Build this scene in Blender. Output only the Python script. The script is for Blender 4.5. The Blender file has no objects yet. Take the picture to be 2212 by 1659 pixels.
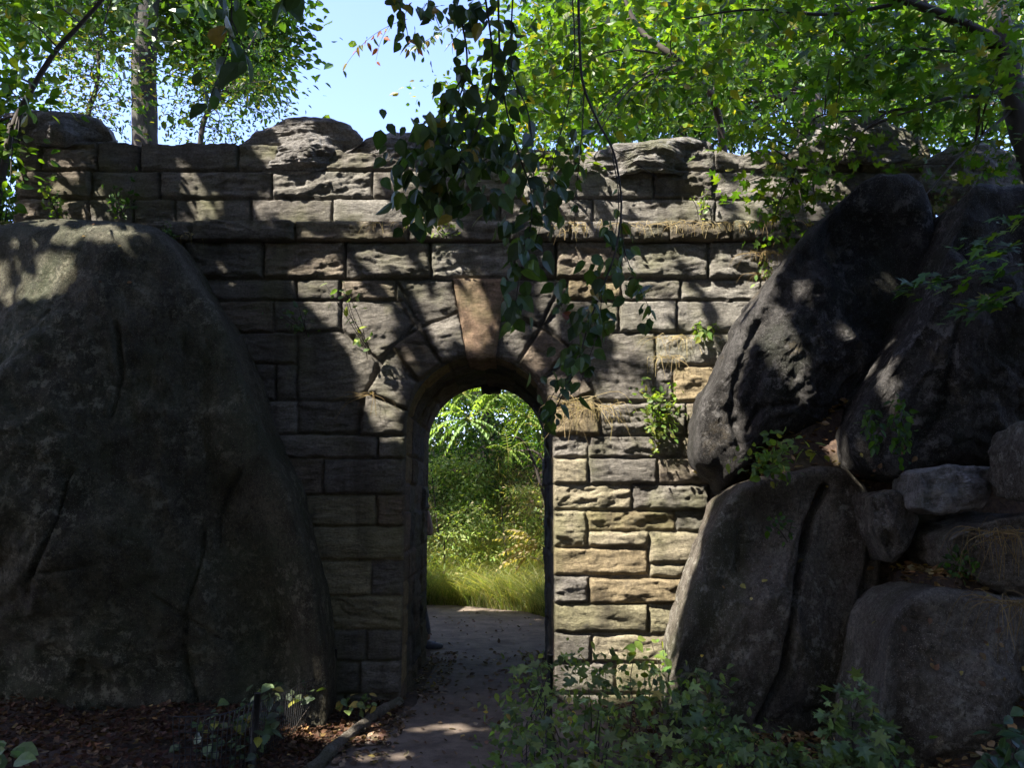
import bpy, math, random
import numpy as np
from mathutils import Vector
from mathutils.bvhtree import BVHTree

sc = bpy.context.scene
COL = sc.collection
RAD = math.radians

# ------------------------------------------------------------------ camera, light, exposure
F, U0, V0 = 1664.0, 1106.0, 829.5          # focal length and centre in photo units (2212 wide)
CAM = np.array([0.0, -6.8, 1.66])
PITCH = RAD(8.9)
FWD = np.array([0, math.cos(PITCH), math.sin(PITCH)])
UPV = np.array([0, -math.sin(PITCH), math.cos(PITCH)])
cam = bpy.data.cameras.new('camera')
cam.angle = 2 * math.atan(U0 / F)
cam.clip_end = 2000
camo = bpy.data.objects.new('camera', cam)
COL.objects.link(camo)
camo.location = CAM
camo.rotation_euler = (math.pi / 2 + PITCH, 0, 0)
sc.camera = camo

SUN = np.array([0.50, 0.40, -0.77]); SUN = SUN / np.linalg.norm(SUN)   # direction the light travels
elev = math.asin(-SUN[2]); az = math.atan2(-SUN[0], -SUN[1])
sd = bpy.data.lights.new('sun', 'SUN')
sd.energy = 5.0; sd.angle = RAD(0.5); sd.color = (1.0, 0.94, 0.83)
so = bpy.data.objects.new('sun', sd); COL.objects.link(so)
so.rotation_euler = Vector(SUN).to_track_quat('-Z', 'Y').to_euler()
so.location = (-6, -8, 14)
w = bpy.data.worlds.new('World'); sc.world = w; w.use_nodes = True
nt = w.node_tree; bg = nt.nodes['Background']
sky = nt.nodes.new('ShaderNodeTexSky'); sky.sky_type = 'NISHITA'; sky.sun_disc = False
sky.sun_elevation = elev; sky.sun_rotation = az
sky.air_density = 1.0; sky.dust_density = 1.0; sky.ozone_density = 3.5
wbm = nt.nodes.new('ShaderNodeMix'); wbm.data_type = 'RGBA'; wbm.blend_type = 'MULTIPLY'; wbm.inputs[0].default_value = 1.0
wbm.inputs[7].default_value = (1.04, 0.92, 1.04, 1)
nt.links.new(sky.outputs[0], wbm.inputs[6]); nt.links.new(wbm.outputs[2], bg.inputs[0]); bg.inputs[1].default_value = 0.14
sc.view_settings.view_transform = 'Standard'; sc.view_settings.look = 'None'
sc.view_settings.gamma = 1.0; sc.view_settings.exposure = 2.15
sc.cycles.max_bounces = 6; sc.cycles.transmission_bounces = 4; sc.cycles.diffuse_bounces = 3
sc.cycles.use_denoising = True
sc.cycles.sample_clamp_indirect = 4.0

# ------------------------------------------------------------------ helpers
def rng(s): return np.random.default_rng(s)
def W(u, v, y):
    """photo point -> world point on the vertical plane at depth y"""
    u = np.asarray(u, float); v = np.asarray(v, float); y = np.asarray(y, float)
    a = (u - U0) / F; b = (V0 - v) / F
    dy = FWD[1] + b * UPV[1]; dz = FWD[2] + b * UPV[2]
    t = (y - CAM[1]) / dy
    return np.stack([CAM[0] + a * t, y + 0 * t, CAM[2] + dz * t], -1)
def PX(p):
    q = p - CAM
    f = np.maximum(q @ FWD, 1e-3)
    return U0 + F * q[..., 0] / f, V0 - F * (q @ UPV) / f
_pr = np.random.default_rng(7)
PERM = _pr.permutation(512).astype(np.int64); PERM = np.concatenate([PERM, PERM, PERM])
GR = _pr.normal(size=(512, 3)); GR /= np.linalg.norm(GR, axis=1)[:, None]
def pnoise(p):
    p = np.asarray(p, float)
    i = np.floor(p).astype(np.int64); f = p - i; i &= 511
    s = f * f * f * (f * (f * 6 - 15) + 10)
    out = 0
    for dx in (0, 1):
        wx = s[:, 0] if dx else 1 - s[:, 0]
        for dy in (0, 1):
            wy = s[:, 1] if dy else 1 - s[:, 1]
            for dz in (0, 1):
                wz = s[:, 2] if dz else 1 - s[:, 2]
                h = PERM[(PERM[(PERM[(i[:, 0] + dx) & 511] + i[:, 1] + dy) & 511] + i[:, 2] + dz) & 511]
                g = GR[h]
                out = out + wx * wy * wz * (g[:, 0] * (f[:, 0] - dx) + g[:, 1] * (f[:, 1] - dy) + g[:, 2] * (f[:, 2] - dz))
    return out * 1.5
def fbm(p, o=4, r=0.5):
    a, t = 1.0, 0
    for k in range(o):
        t = t + a * pnoise(p * 2.03 ** k + 17.3 * k); a *= r
    return t
def sst(a, b, x):
    t = np.clip((x - a) / (b - a), 0, 1); return t * t * (3 - 2 * t)
def unit(v): return v / np.maximum(np.linalg.norm(v, axis=-1, keepdims=True), 1e-9)

def mesh_from(name, V, quads, mat, parent=None, col=None, smooth=True):
    V = np.asarray(V, np.float32); quads = np.asarray(quads, np.int32)
    me = bpy.data.meshes.new(name)
    n, k = quads.shape
    me.vertices.add(len(V)); me.vertices.foreach_set('co', V.ravel())
    me.loops.add(n * k); me.loops.foreach_set('vertex_index', quads.ravel())
    me.polygons.add(n); me.polygons.foreach_set('loop_start', np.arange(0, n * k, k, dtype=np.int32))
    me.polygons.foreach_set('use_smooth', np.full(n, smooth))
    me.update(calc_edges=True)
    if col is not None:
        a = me.color_attributes.new('tint', 'FLOAT_COLOR', 'POINT')
        c = np.ones((len(V), 4), np.float32); c[:, :3] = col
        a.data.foreach_set('color', c.ravel())
    if mat: me.materials.append(mat)
    o = bpy.data.objects.new(name, me); COL.objects.link(o)
    if parent is not None:
        o.parent = parent
        o.matrix_parent_inverse.identity()
        if tuple(parent.location) != (0, 0, 0):
            me.vertices.foreach_set('co', (V - np.array(parent.location, np.float32)).ravel()); me.update()
    return o
class MB:
    """collects tubes, boxes and sheets for one mesh"""
    def __init__(s): s.v = []; s.f = []; s.n = 0; s.c = []
    def add(s, V, Q, col=None):
        V = np.asarray(V, float); Q = np.asarray(Q, int)
        if Q.shape[1] == 3: Q = np.concatenate([Q, Q[:, 2:]], 1)
        s.v.append(V); s.f.append(Q + s.n); s.n += len(V)
        s.c.append(np.broadcast_to(np.array(col if col is not None else (1, 1, 1), float), (len(V), 3)))
    def tube(s, P, r, k=7, col=None, wob=0, seed=0):
        P = np.asarray(P, float); n = len(P); r = np.broadcast_to(np.asarray(r, float), (n,))
        T = unit(np.gradient(P, axis=0))
        ref = np.array([0, 0, 1.0]) if abs(T[0, 2]) < 0.9 else np.array([1.0, 0, 0])
        A = unit(np.cross(T, ref)); B = np.cross(T, A)
        th = np.linspace(0, 2 * np.pi, k, endpoint=False)
        R = np.repeat(r[:, None], k, 1)
        if wob:
            R = R * (1 + wob * rng(seed).normal(size=(n, k)))
        V = P[:, None] + R[..., None] * (np.cos(th)[None, :, None] * A[:, None] + np.sin(th)[None, :, None] * B[:, None])
        idx = np.arange(n * k).reshape(n, k)
        q = np.stack([idx[:-1], np.roll(idx, -1, 1)[:-1], np.roll(idx, -1, 1)[1:], idx[1:]], -1).reshape(-1, 4)
        V = V.reshape(-1, 3)
        caps = np.array([[idx[0, 0], idx[0, i], idx[0, i + 1], idx[0, i + 1]] for i in range(1, k - 1)] +
                        [[idx[-1, 0], idx[-1, i + 1], idx[-1, i], idx[-1, i]] for i in range(1, k - 1)])
        s.add(V, np.concatenate([q, caps]), col)
    def build(s, name, mat, parent=None, smooth=True):
        V = np.concatenate(s.v); Q = np.concatenate(s.f)
        me_deg = Q[:, 2] == Q[:, 3]
        # write tris and quads with one loop list
        name_me = bpy.data.meshes.new(name)
        if parent is not None: V = V - np.array(parent.location)
        tot = np.where(me_deg, 3, 4); st = np.concatenate([[0], np.cumsum(tot)[:-1]])
        loops = np.concatenate([q[:3] if d else q for q, d in zip(Q, me_deg)]) if me_deg.any() else Q.ravel()
        me = name_me
        me.vertices.add(len(V)); me.vertices.foreach_set('co', V.astype(np.float32).ravel())
        me.loops.add(len(loops)); me.loops.foreach_set('vertex_index', loops.astype(np.int32))
        me.polygons.add(len(Q)); me.polygons.foreach_set('loop_start', st.astype(np.int32))
        me.polygons.foreach_set('use_smooth', np.full(len(Q), smooth))
        me.update(calc_edges=True); me.validate()
        a = me.color_attributes.new('tint', 'FLOAT_COLOR', 'POINT')
        c = np.ones((len(V), 4), np.float32); c[:, :3] = np.concatenate(s.c)
        a.data.foreach_set('color', c.ravel())
        me.materials.append(mat)
        o = bpy.data.objects.new(name, me); COL.objects.link(o)
        if parent is not None: o.parent = parent
        return o
def tag(o, label, cat, group=None):
    o['label'] = label; o['category'] = cat
    if group: o['group'] = group
    return o
def thing(name, label, cat, loc=(0, 0, 0), group=None):
    o = bpy.data.objects.new(name, None); COL.objects.link(o)
    o.location = [float(c) for c in loc]; o.empty_display_size = 0.1
    return tag(o, label, cat, group)
def struct(o, kind='structure'): o['kind'] = kind; return o

# ------------------------------------------------------------------ materials
class NT:
    def __init__(s, name):
        s.m = bpy.data.materials.new(name); s.m.use_nodes = True
        s.t = s.m.node_tree; s.b = s.t.nodes['Principled BSDF']; s.out = s.t.nodes['Material Output']
    def n(s, typ, **kw):
        x = s.t.nodes.new(typ)
        for k, v in kw.items(): setattr(x, k, v)
        return x
    def l(s, a, b): s.t.links.new(a, b)
    def coords(s, scale=(1, 1, 1), rot=(0, 0, 0)):
        tc = s.n('ShaderNodeTexCoord'); mp = s.n('ShaderNodeMapping')
        mp.inputs['Scale'].default_value = scale; mp.inputs['Rotation'].default_value = rot
        g = s.n('ShaderNodeNewGeometry'); s.l(g.outputs['Position'], mp.inputs[0]); return mp.outputs[0]
    def noise(s, vec, scale, det=6, rough=0.55, dist=0.0):
        x = s.n('ShaderNodeTexNoise'); x.inputs['Scale'].default_value = scale; x.inputs['Detail'].default_value = det
        x.inputs['Roughness'].default_value = rough; x.inputs['Distortion'].default_value = dist
        s.l(vec, x.inputs['Vector']); return x.outputs['Fac']
    def ramp(s, fac, stops):
        x = s.n('ShaderNodeValToRGB'); e = x.color_ramp.elements
        for i, (p, c) in enumerate(stops):
            q = e[i] if i < 2 else e.new(p)
            q.position = p; q.color = (*c, 1) if len(c) == 3 else c
        s.l(fac, x.inputs[0]); return x.outputs[0]
    def mix(s, fac, a, b, mode='MIX'):
        x = s.n('ShaderNodeMix', data_type='RGBA', blend_type=mode)
        if isinstance(fac, float): x.inputs[0].default_value = fac
        else: s.l(fac, x.inputs[0])
        for i, c in ((6, a), (7, b)):
            if isinstance(c, tuple): x.inputs[i].default_value = (*c, 1)
            else: s.l(c, x.inputs[i])
        return x.outputs[2]
    def bump(s, h, strength, dist, prev=None):
        x = s.n('ShaderNodeBump'); x.inputs['Strength'].default_value = strength; x.inputs['Distance'].default_value = dist
        s.l(h, x.inputs['Height'])
        if prev is not None: s.l(prev, x.inputs['Normal'])
        return x.outputs[0]
    def attr(s, name='tint'):
        x = s.n('ShaderNodeAttribute'); x.attribute_name = name; return x.outputs['Color']
def G(a): return (a, a, a)

def mat_masonry():
    m = NT('weathered_sandstone'); p = m.coords(); ps = m.coords((1, 1, 4.5))
    tint = m.attr()
    n1 = m.noise(ps, 5, 8, 0.65, 0.4); n2 = m.noise(p, 55, 5, 0.6); n3 = m.noise(p, 1.7, 4, 0.6); n4 = m.noise(p, 9, 6, 0.7)
    c = m.mix(1.0, tint, m.ramp(n1, [(0.25, G(0.5)), (0.5, G(0.95)), (0.75, G(1.4))]), 'MULTIPLY')
    c = m.mix(1.0, c, m.ramp(n2, [(0.3, G(0.65)), (0.7, G(1.3))]), 'MULTIPLY')
    c = m.mix(m.ramp(n3, [(0.48, G(0)), (0.68, G(0.6))]), c, (0.125, 0.125, 0.055))
    c = m.mix(m.ramp(n4, [(0.56, G(0)), (0.7, G(0.65))]), c, (0.05, 0.046, 0.042))
    pv = m.coords((2.6, 2.6, 0.5))
    c = m.mix(m.ramp(m.noise(pv, 1.6, 7, 0.65, 0.3), [(0.5, G(0)), (0.68, G(0.6))]), c, (0.045, 0.038, 0.03))
    m.l(c, m.b.inputs['Base Color']); m.b.inputs['Roughness'].default_value = 0.92
    m.b.inputs['Specular IOR Level'].default_value = 0.2
    ps2 = m.coords((1, 1, 2.6))
    b = m.bump(m.noise(ps2, 24, 8, 0.7, 0.3), 0.9, 0.028)
    b = m.bump(m.noise(ps2, 80, 5, 0.75), 0.8, 0.012, b)
    m.l(b, m.b.inputs['Normal']); return m.m
def mat_rock(name, c0, c1, c2, moss, mossamt, scale=(1, 1, 1), rot=(0, 0, 0), streak=0.0):
    m = NT(name); p = m.coords(); ps = m.coords(scale, rot)
    n1 = m.noise(ps, 1.6, 8, 0.6, 0.6); n2 = m.noise(p, 38, 6, 0.7); n3 = m.noise(p, 1.1, 6, 0.65, 0.5)
    c = m.ramp(n1, [(0.3, c0), (0.5, c1), (0.7, c2)])
    c = m.mix(1.0, c, m.ramp(n2, [(0.3, G(0.4)), (0.7, G(1.6))]), 'MULTIPLY')
    c = m.mix(m.ramp(n3, [(0.5 - mossamt, G(0)), (0.62, G(0.8))]), c, moss)
    if streak:
        pv = m.coords((3.2, 3.2, 0.35)); c = m.mix(m.ramp(m.noise(pv, 2.2, 6, 0.6, 0.3), [(0.45, G(0)), (0.65, G(streak))]), c, (0.012, 0.010, 0.008))
        c = m.mix(m.ramp(m.noise(p, 2.6, 7, 0.7, 0.4), [(0.58, G(0)), (0.70, G(streak))]), c, (0.11, 0.085, 0.05))
    vo = m.n('ShaderNodeTexVoronoi'); vo.feature = 'DISTANCE_TO_EDGE'; vo.inputs['Scale'].default_value = 2.3
    wv = m.n('ShaderNodeVectorMath'); wv.operation = 'ADD'; nz = m.n('ShaderNodeTexNoise'); nz.inputs['Scale'].default_value = 2.5; nz.inputs['Detail'].default_value = 6
    m.l(p, nz.inputs['Vector']); m.l(nz.outputs['Color'], wv.inputs[0]); m.l(ps, wv.inputs[1]); m.l(wv.outputs[0], vo.inputs['Vector'])
    crk = m.ramp(vo.outputs['Distance'], [(0.0, G(0)), (0.035, G(1))])
    li = m.mix(m.ramp(m.noise(p, 1.3, 4, 0.5), [(0.42, G(0)), (0.6, G(1))]), (0, 0, 0), m.ramp(m.noise(p, 11, 9, 0.8, 0.2), [(0.53, G(0)), (0.57, G(0.75))]))
    c = m.mix(li, c, tuple(min(0.3, x * 1.9 + 0.015) for x in c2))                       # lichen crusts
    c = m.mix(m.ramp(m.noise(ps, 17, 8, 0.8, 0.2), [(0.55, G(0)), (0.6, G(0.7))]), c, tuple(x * 0.8 for x in c0))  # weathered darker grains
    sp = m.noise(p, 150, 2, 0.5)
    c = m.mix(m.ramp(sp, [(0.63, G(0)), (0.68, G(0.6))]), c, tuple(min(0.4, x * 2.4 + 0.02) for x in c2))
    m.l(c, m.b.inputs['Base Color']); m.b.inputs['Roughness'].default_value = 0.85
    m.b.inputs['Specular IOR Level'].default_value = 0.25
    b = m.bump(m.noise(ps, 6, 12, 0.78, 0.5), 1.0, 0.055)
    b = m.bump(crk, 0.5, 0.03, b)
    b = m.bump(m.noise(p, 70, 6, 0.75), 0.8, 0.012, b)
    m.l(b, m.b.inputs['Normal']); return m.m
def mat_leaf(name, trans=0.45, rough=0.45, spec=0.3):
    m = NT(name); t = m.attr(); p = m.coords()
    c = m.mix(1.0, t, m.ramp(m.noise(p, 40, 3), [(0.3, G(0.8)), (0.7, G(1.2))]), 'MULTIPLY')
    m.l(c, m.b.inputs['Base Color']); m.b.inputs['Roughness'].default_value = rough
    m.b.inputs['Specular IOR Level'].default_value = spec
    tr = m.n('ShaderNodeBsdfTranslucent'); m.l(m.mix(1.0, c, (1.9, 1.95, 0.5), 'MULTIPLY'), tr.inputs[0])
    mx = m.n('ShaderNodeMixShader'); mx.inputs[0].default_value = trans
    m.l(m.b.outputs[0], mx.inputs[1]); m.l(tr.outputs[0], mx.inputs[2]); m.l(mx.outputs[0], m.out.inputs[0])
    return m.m
def mat_bark(name, c0, c1, scale=(14, 14, 2.2)):
    m = NT(name); p = m.coords(scale); q = m.coords()
    n = m.noise(p, 1.6, 8, 0.65, 0.8)
    c = m.mix(m.ramp(m.noise(q, 3), [(0.45, G(0)), (0.7, G(0.5))]), m.ramp(n, [(0.35, c0), (0.65, c1)]), (0.09, 0.1, 0.06))
    m.l(c, m.b.inputs['Base Color']); m.b.inputs['Roughness'].default_value = 0.95
    m.l(m.bump(n, 1.0, 0.03), m.b.inputs['Normal']); return m.m
def mat_plain(name, col, rough=0.8, var=0.3, sc_=20):
    m = NT(name); p = m.coords()
    c = m.mix(1.0, col, m.ramp(m.noise(p, sc_), [(0.3, G(1 - var)), (0.7, G(1 + var))]), 'MULTIPLY')
    m.l(c, m.b.inputs['Base Color']); m.b.inputs['Roughness'].default_value = rough
    m.l(m.bump(m.noise(p, sc_ * 4), 0.3, 0.005), m.b.inputs['Normal'])
    return m.m
def mat_ground():
    m = NT('forest_soil'); p = m.coords()
    n = m.noise(p, 24, 8, 0.75); n2 = m.noise(p, 2.2, 4)
    c = m.ramp(n, [(0.3, (0.018, 0.012, 0.009)), (0.5, (0.06, 0.036, 0.025)), (0.7, (0.13, 0.085, 0.055))])
    c = m.mix(m.ramp(n2, [(0.5, G(0)), (0.7, G(0.5))]), c, (0.07, 0.07, 0.03))
    m.l(c, m.b.inputs['Base Color']); m.b.inputs['Roughness'].default_value = 1.0
    m.l(m.bump(n, 0.9, 0.03), m.b.inputs['Normal']); return m.m
def mat_path():
    m = NT('packed_dirt_path'); p = m.coords()
    n = m.noise(p, 3.0, 6, 0.6); n2 = m.noise(p, 120, 4, 0.7); n3 = m.noise(p, 14, 5, 0.6)
    c = m.ramp(n, [(0.32, (0.068, 0.050, 0.037)), (0.66, (0.165, 0.128, 0.100))])
    c = m.mix(1.0, c, m.ramp(n2, [(0.3, G(0.6)), (0.7, G(1.35))]), 'MULTIPLY')
    c = m.mix(1.0, c, m.ramp(n3, [(0.35, G(0.8)), (0.65, G(1.15))]), 'MULTIPLY')
    m.l(c, m.b.inputs['Base Color']); m.b.inputs['Roughness'].default_value = 0.95
    b = m.bump(n2, 0.6, 0.006); b = m.bump(n3, 0.5, 0.02, b)
    m.l(b, m.b.inputs['Normal']); return m.m
M_STONE = mat_masonry()
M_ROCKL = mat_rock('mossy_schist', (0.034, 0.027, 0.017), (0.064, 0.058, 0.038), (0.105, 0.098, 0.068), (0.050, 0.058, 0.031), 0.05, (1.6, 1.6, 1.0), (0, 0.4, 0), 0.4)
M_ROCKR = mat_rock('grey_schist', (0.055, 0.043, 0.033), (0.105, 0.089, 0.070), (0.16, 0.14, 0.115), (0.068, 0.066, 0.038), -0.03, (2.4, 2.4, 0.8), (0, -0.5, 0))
M_ROCKK = mat_rock('black_schist', (0.014, 0.012, 0.011), (0.032, 0.029, 0.027), (0.075, 0.070, 0.066), (0.022, 0.024, 0.016), -0.02, (2.4, 2.4, 0.8), (0, -0.5, 0), 0.6)  # schist copy darkened to carry the shade on the overhanging boulders
M_CAP = mat_rock('layered_capstone', (0.10, 0.092, 0.085), (0.19, 0.175, 0.16), (0.30, 0.28, 0.26), (0.12, 0.12, 0.07), 0.0, (1, 1, 5))
M_LEAF = mat_leaf('leaf_thin', 0.5); M_LEAFD = mat_leaf('leaf_glossy', 0.28, 0.38, 0.35)
M_LITTER = mat_leaf('dead_leaf', 0.12, 0.85, 0.1)
M_BARK = mat_bark('grey_brown_bark', (0.012, 0.010, 0.009), (0.055, 0.045, 0.039))  # bark colour lowered so the tall trunk looks shaded
M_PALE = mat_bark('pale_flaking_bark', (0.16, 0.12, 0.085), (0.42, 0.34, 0.26), (5, 5, 2.5))
M_TWIG = mat_plain('dark_twig', (0.035, 0.027, 0.02), 0.85)
M_DRY = mat_leaf('dry_straw', 0.25, 0.8, 0.15)
M_SOIL = mat_ground(); M_PATH = mat_path()
M_BLACK = mat_plain('black_plastic', (0.012, 0.012, 0.012), 0.55)
M_LOG = mat_rock('worn_log', (0.07, 0.058, 0.044), (0.13, 0.11, 0.085), (0.2, 0.175, 0.14), (0.10, 0.11, 0.06), 0.02, (3, 3, 3))

# ------------------------------------------------------------------ ground and path
def terr(x, y):
    x = np.asarray(x, float); y = np.asarray(y, float)
    z = 0.16 * sst(-1.45, -2.3, x) * sst(4, 2, y)
    z = z + 4.1 * sst(-2.5, -3.9, x) * sst(-0.9, 0.5, y) * sst(9, 3, y)
    z = z + 0.10 * sst(0.7, 1.5, x) * sst(2, 1, y)
    z = z + (2.08 - 0.55 * sst(2.6, 3.0, x)) * sst(1.5, 2.1, x) * sst(-1.12, -0.92, y) * sst(9, 3, y)
    z = z + 1.6 * sst(2.7, 4.4, x) * sst(-1.5, 0.4, y) * sst(9, 3, y)
    z = z + 0.8 * sst(2.0, 3.6, x) * sst(-3.6, -2.0, y) * sst(0.5, -0.8, y)
    z = np.maximum(z, 1.2 * sst(2.5, 2.75, x) * sst(-2.15, -1.85, y) * sst(9, 3, y))
    z = z + 1.4 * sst(1.9, 4.5, np.abs(x)) * sst(2.2, 4.5, y)
    z = z + 3.0 * sst(6.2, 10.8, y + 0.35 * x)
    return z
def ground():
    xs = np.concatenate([[-400, -150, -60, -30, -18], np.arange(-12, -5, 0.5), np.arange(-5, 5, 0.09), np.arange(5, 12, 0.5), [18, 30, 60, 150, 400]])
    ys = np.concatenate([[-400, -150, -60, -30, -18], np.arange(-12, -3, 0.5), np.arange(-3, 8, 0.09), np.arange(8, 16, 0.5), [18, 30, 60, 150, 400]])
    X, Y = np.meshgrid(xs, ys)
    Z = terr(X, Y)
    P = np.stack([X.ravel(), Y.ravel(), Z.ravel()], -1)
    off = np.clip((np.abs(X.ravel()) - 1.35) / 0.6, 0, 1)
    P[:, 2] += off * 0.05 * fbm(P * 1.7, 4) + off * 0.012 * pnoise(P * 9)
    ny, nx = X.shape; idx = np.arange(nx * ny).reshape(ny, nx)
    Q = np.stack([idx[:-1, :-1], idx[:-1, 1:], idx[1:, 1:], idx[1:, :-1]], -1).reshape(-1, 4)
    return struct(mesh_from('ground', P, Q, M_SOIL))
ground()
PY = np.array([-14, -5, -3, -1.7, -0.6, 0, 1.9, 3.0, 4.5, 5.6, 6.3, 6.6])
PL = np.array([-1.5, -1.5, -1.4, -1.25, -0.98, -0.8, -0.8, -1.1, -1.8, -2.6, -3.2, -3.6])
PR = np.array([1.3, 1.3, 1.2, 0.95, 0.8, 0.8, 0.8, 0.85, 0.75, 0.2, -0.75, -1.6])
def path():
    ys = np.arange(-10, 6.5, 0.06)
    n = 40; t = np.linspace(0, 1, n)
    l = np.interp(ys, PY, PL); r = np.interp(ys, PY, PR)
    l = l + 0.05 * pnoise(np.stack([ys * 1.6, 0 * ys, 0 * ys + 3], -1)); r = r + 0.06 * pnoise(np.stack([ys * 1.6, 0 * ys + 9, 0 * ys], -1))
    X = l[:, None] + (r - l)[:, None] * t; Y = np.repeat(ys[:, None], n, 1)
    e = np.minimum(t, 1 - t) * 2
    Z = terr(X, Y) + 0.006 + 0.010 * sst(0, 0.15, e)[None]
    P = np.stack([X.ravel(), Y.ravel(), Z.ravel()], -1)
    P[:, 2] += 0.004 * np.clip(fbm(P * 3, 3), -0.9, 2)
    idx = np.arange(len(P)).reshape(len(ys), n)
    Q = np.stack([idx[:-1, :-1], idx[:-1, 1:], idx[1:, 1:], idx[1:, :-1]], -1).reshape(-1, 4)
    return struct(mesh_from('path', P, Q, M_PATH))
path()

# ------------------------------------------------------------------ stone arch
def w2(u, v, y=0.0):
    p = W(u, v, y); return p[..., [0, 2]]
XL = float(w2(877, 940)[0]); XR = float(w2(1194, 940)[0]); XC = (XL + XR) / 2; RR = (XR - XL) / 2
ZC = float(w2(1037, 768)[1]) - RR
DEPTH = 1.9
def open_sd(x, z):
    """signed distance to the archway, negative inside it"""
    d_arch = np.hypot(x - XC, z - ZC) - RR
    d_jamb = np.abs(x - XC) - RR
    return np.where(z > ZC, d_arch, d_jamb)
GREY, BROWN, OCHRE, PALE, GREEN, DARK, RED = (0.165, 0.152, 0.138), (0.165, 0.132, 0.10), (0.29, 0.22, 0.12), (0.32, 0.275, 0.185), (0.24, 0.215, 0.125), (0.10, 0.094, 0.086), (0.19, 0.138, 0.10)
def row(v0, v1, us, cols=None, **k):
    out = []
    for i in range(len(us) - 1):
        c = cols[i] if cols and i < len(cols) and cols[i] is not None else None
        out.append(dict(p=[(us[i], v0), (us[i + 1], v0), (us[i + 1], v1), (us[i], v1)], c=c, **k))
    return out
def field(X, Z, groups, seed, joint=0.022, wob=0.010, y_px=0.0):
    """stone relief: height and colour over a wall sheet; later groups lie over earlier ones"""
    g = rng(seed)
    P = np.stack([X, 0 * X + seed, Z], -1)
    wx = X + wob * fbm(P * 6, 2); wz = Z + wob * fbm(P * 6 + 40, 2)
    D = np.full(len(X), -1.0); ID = np.zeros(len(X), int); info = []; k = 0
    for grp in groups:
        D2 = np.full(len(X), -1.0); I2 = np.zeros(len(X), int)
        for b in grp:
            q = np.array([w2(u, v, y_px) for u, v in b['p']])
            if np.sum(q[:, 0] * np.roll(q[:, 1], -1) - q[:, 1] * np.roll(q[:, 0], -1)) < 0: q = q[::-1]
            sel = (X > q[:, 0].min() - 0.05) & (X < q[:, 0].max() + 0.05) & (Z > q[:, 1].min() - 0.05) & (Z < q[:, 1].max() + 0.05)
            if sel.any():
                x, z = wx[sel], wz[sel]; d = np.full(x.shape, 9.0)
                for a, c in zip(q, np.roll(q, -1, 0)):
                    e = c - a; L = np.hypot(*e)
                    d = np.minimum(d, (e[0] * (z - a[1]) - e[1] * (x - a[0])) / L)
                d = d - b.get('gap', 0.001) - g.uniform(0.001, 0.004)
                o = D2[sel]; better = d > o
                D2[sel] = np.where(better, d, o); t = I2[sel]; t[better] = k; I2[sel] = t
            base = b.get('c') or [GREY, GREY, BROWN, GREEN, DARK, PALE][g.integers(6)]
            info.append(((np.array(base) * 0.68 + np.array((0.185, 0.162, 0.128)) * 0.32) * g.uniform(0.82, 1.12), g.uniform(-0.010, 0.016) + b.get('off', 0), b.get('bulge', g.uniform(0.003, 0.018)),
                         b.get('rough', 0.012 + 0.034 * g.uniform() ** 1.3), g.uniform(-50, 50), g.uniform(-0.3, 0.3))); k += 1
        on = D2 > -0.012
        D = np.where(on, D2, np.minimum(D, np.where(D2 > -0.9, -D2 - 0.012, 9))); ID = np.where(on, I2, ID)
    col = np.array([i[0] for i in info])[ID]
    off = np.array([i[1] for i in info])[ID]; bul = np.array([i[2] for i in info])[ID]; rou = np.array([i[3] for i in info])[ID]
    sh = np.array([i[4] for i in info])[ID]; tl = np.array([i[5] for i in info])[ID]
    return D, col, off, bul, rou, sh, tl
def relief(X, Z, D, off, bul, rou, sh, tl, joint):
    r = sst(0.0, 0.012, D)
    zz = Z + tl * 0.6 * X
    n1 = fbm(np.stack([X * 2.4 + sh, sh + 0 * X, zz * 15], -1), 5, 0.6)                  # bedding planes
    n2 = fbm(np.stack([X * 3.0 - sh, sh, zz * 5], -1), 3, 0.5)                            # split-face undulation
    n4 = fbm(np.stack([X * 9 + sh, sh + 7, zz * 24], -1), 3, 0.6)                         # small spalls
    n3 = n2 * 2.2; st = np.floor(n3) + sst(0.0, 0.12, n3 - np.floor(n3))                   # broken ledges
    edge = sst(0.0, 0.018, D)
    h = off + bul * (1 - np.exp(-np.maximum(D, 0) / 0.03)) + rou * edge * (0.42 * n1 + 0.32 * n2 + 0.30 * st + 0.16 * n4)
    return -joint * (1 - r) + r * h
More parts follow.
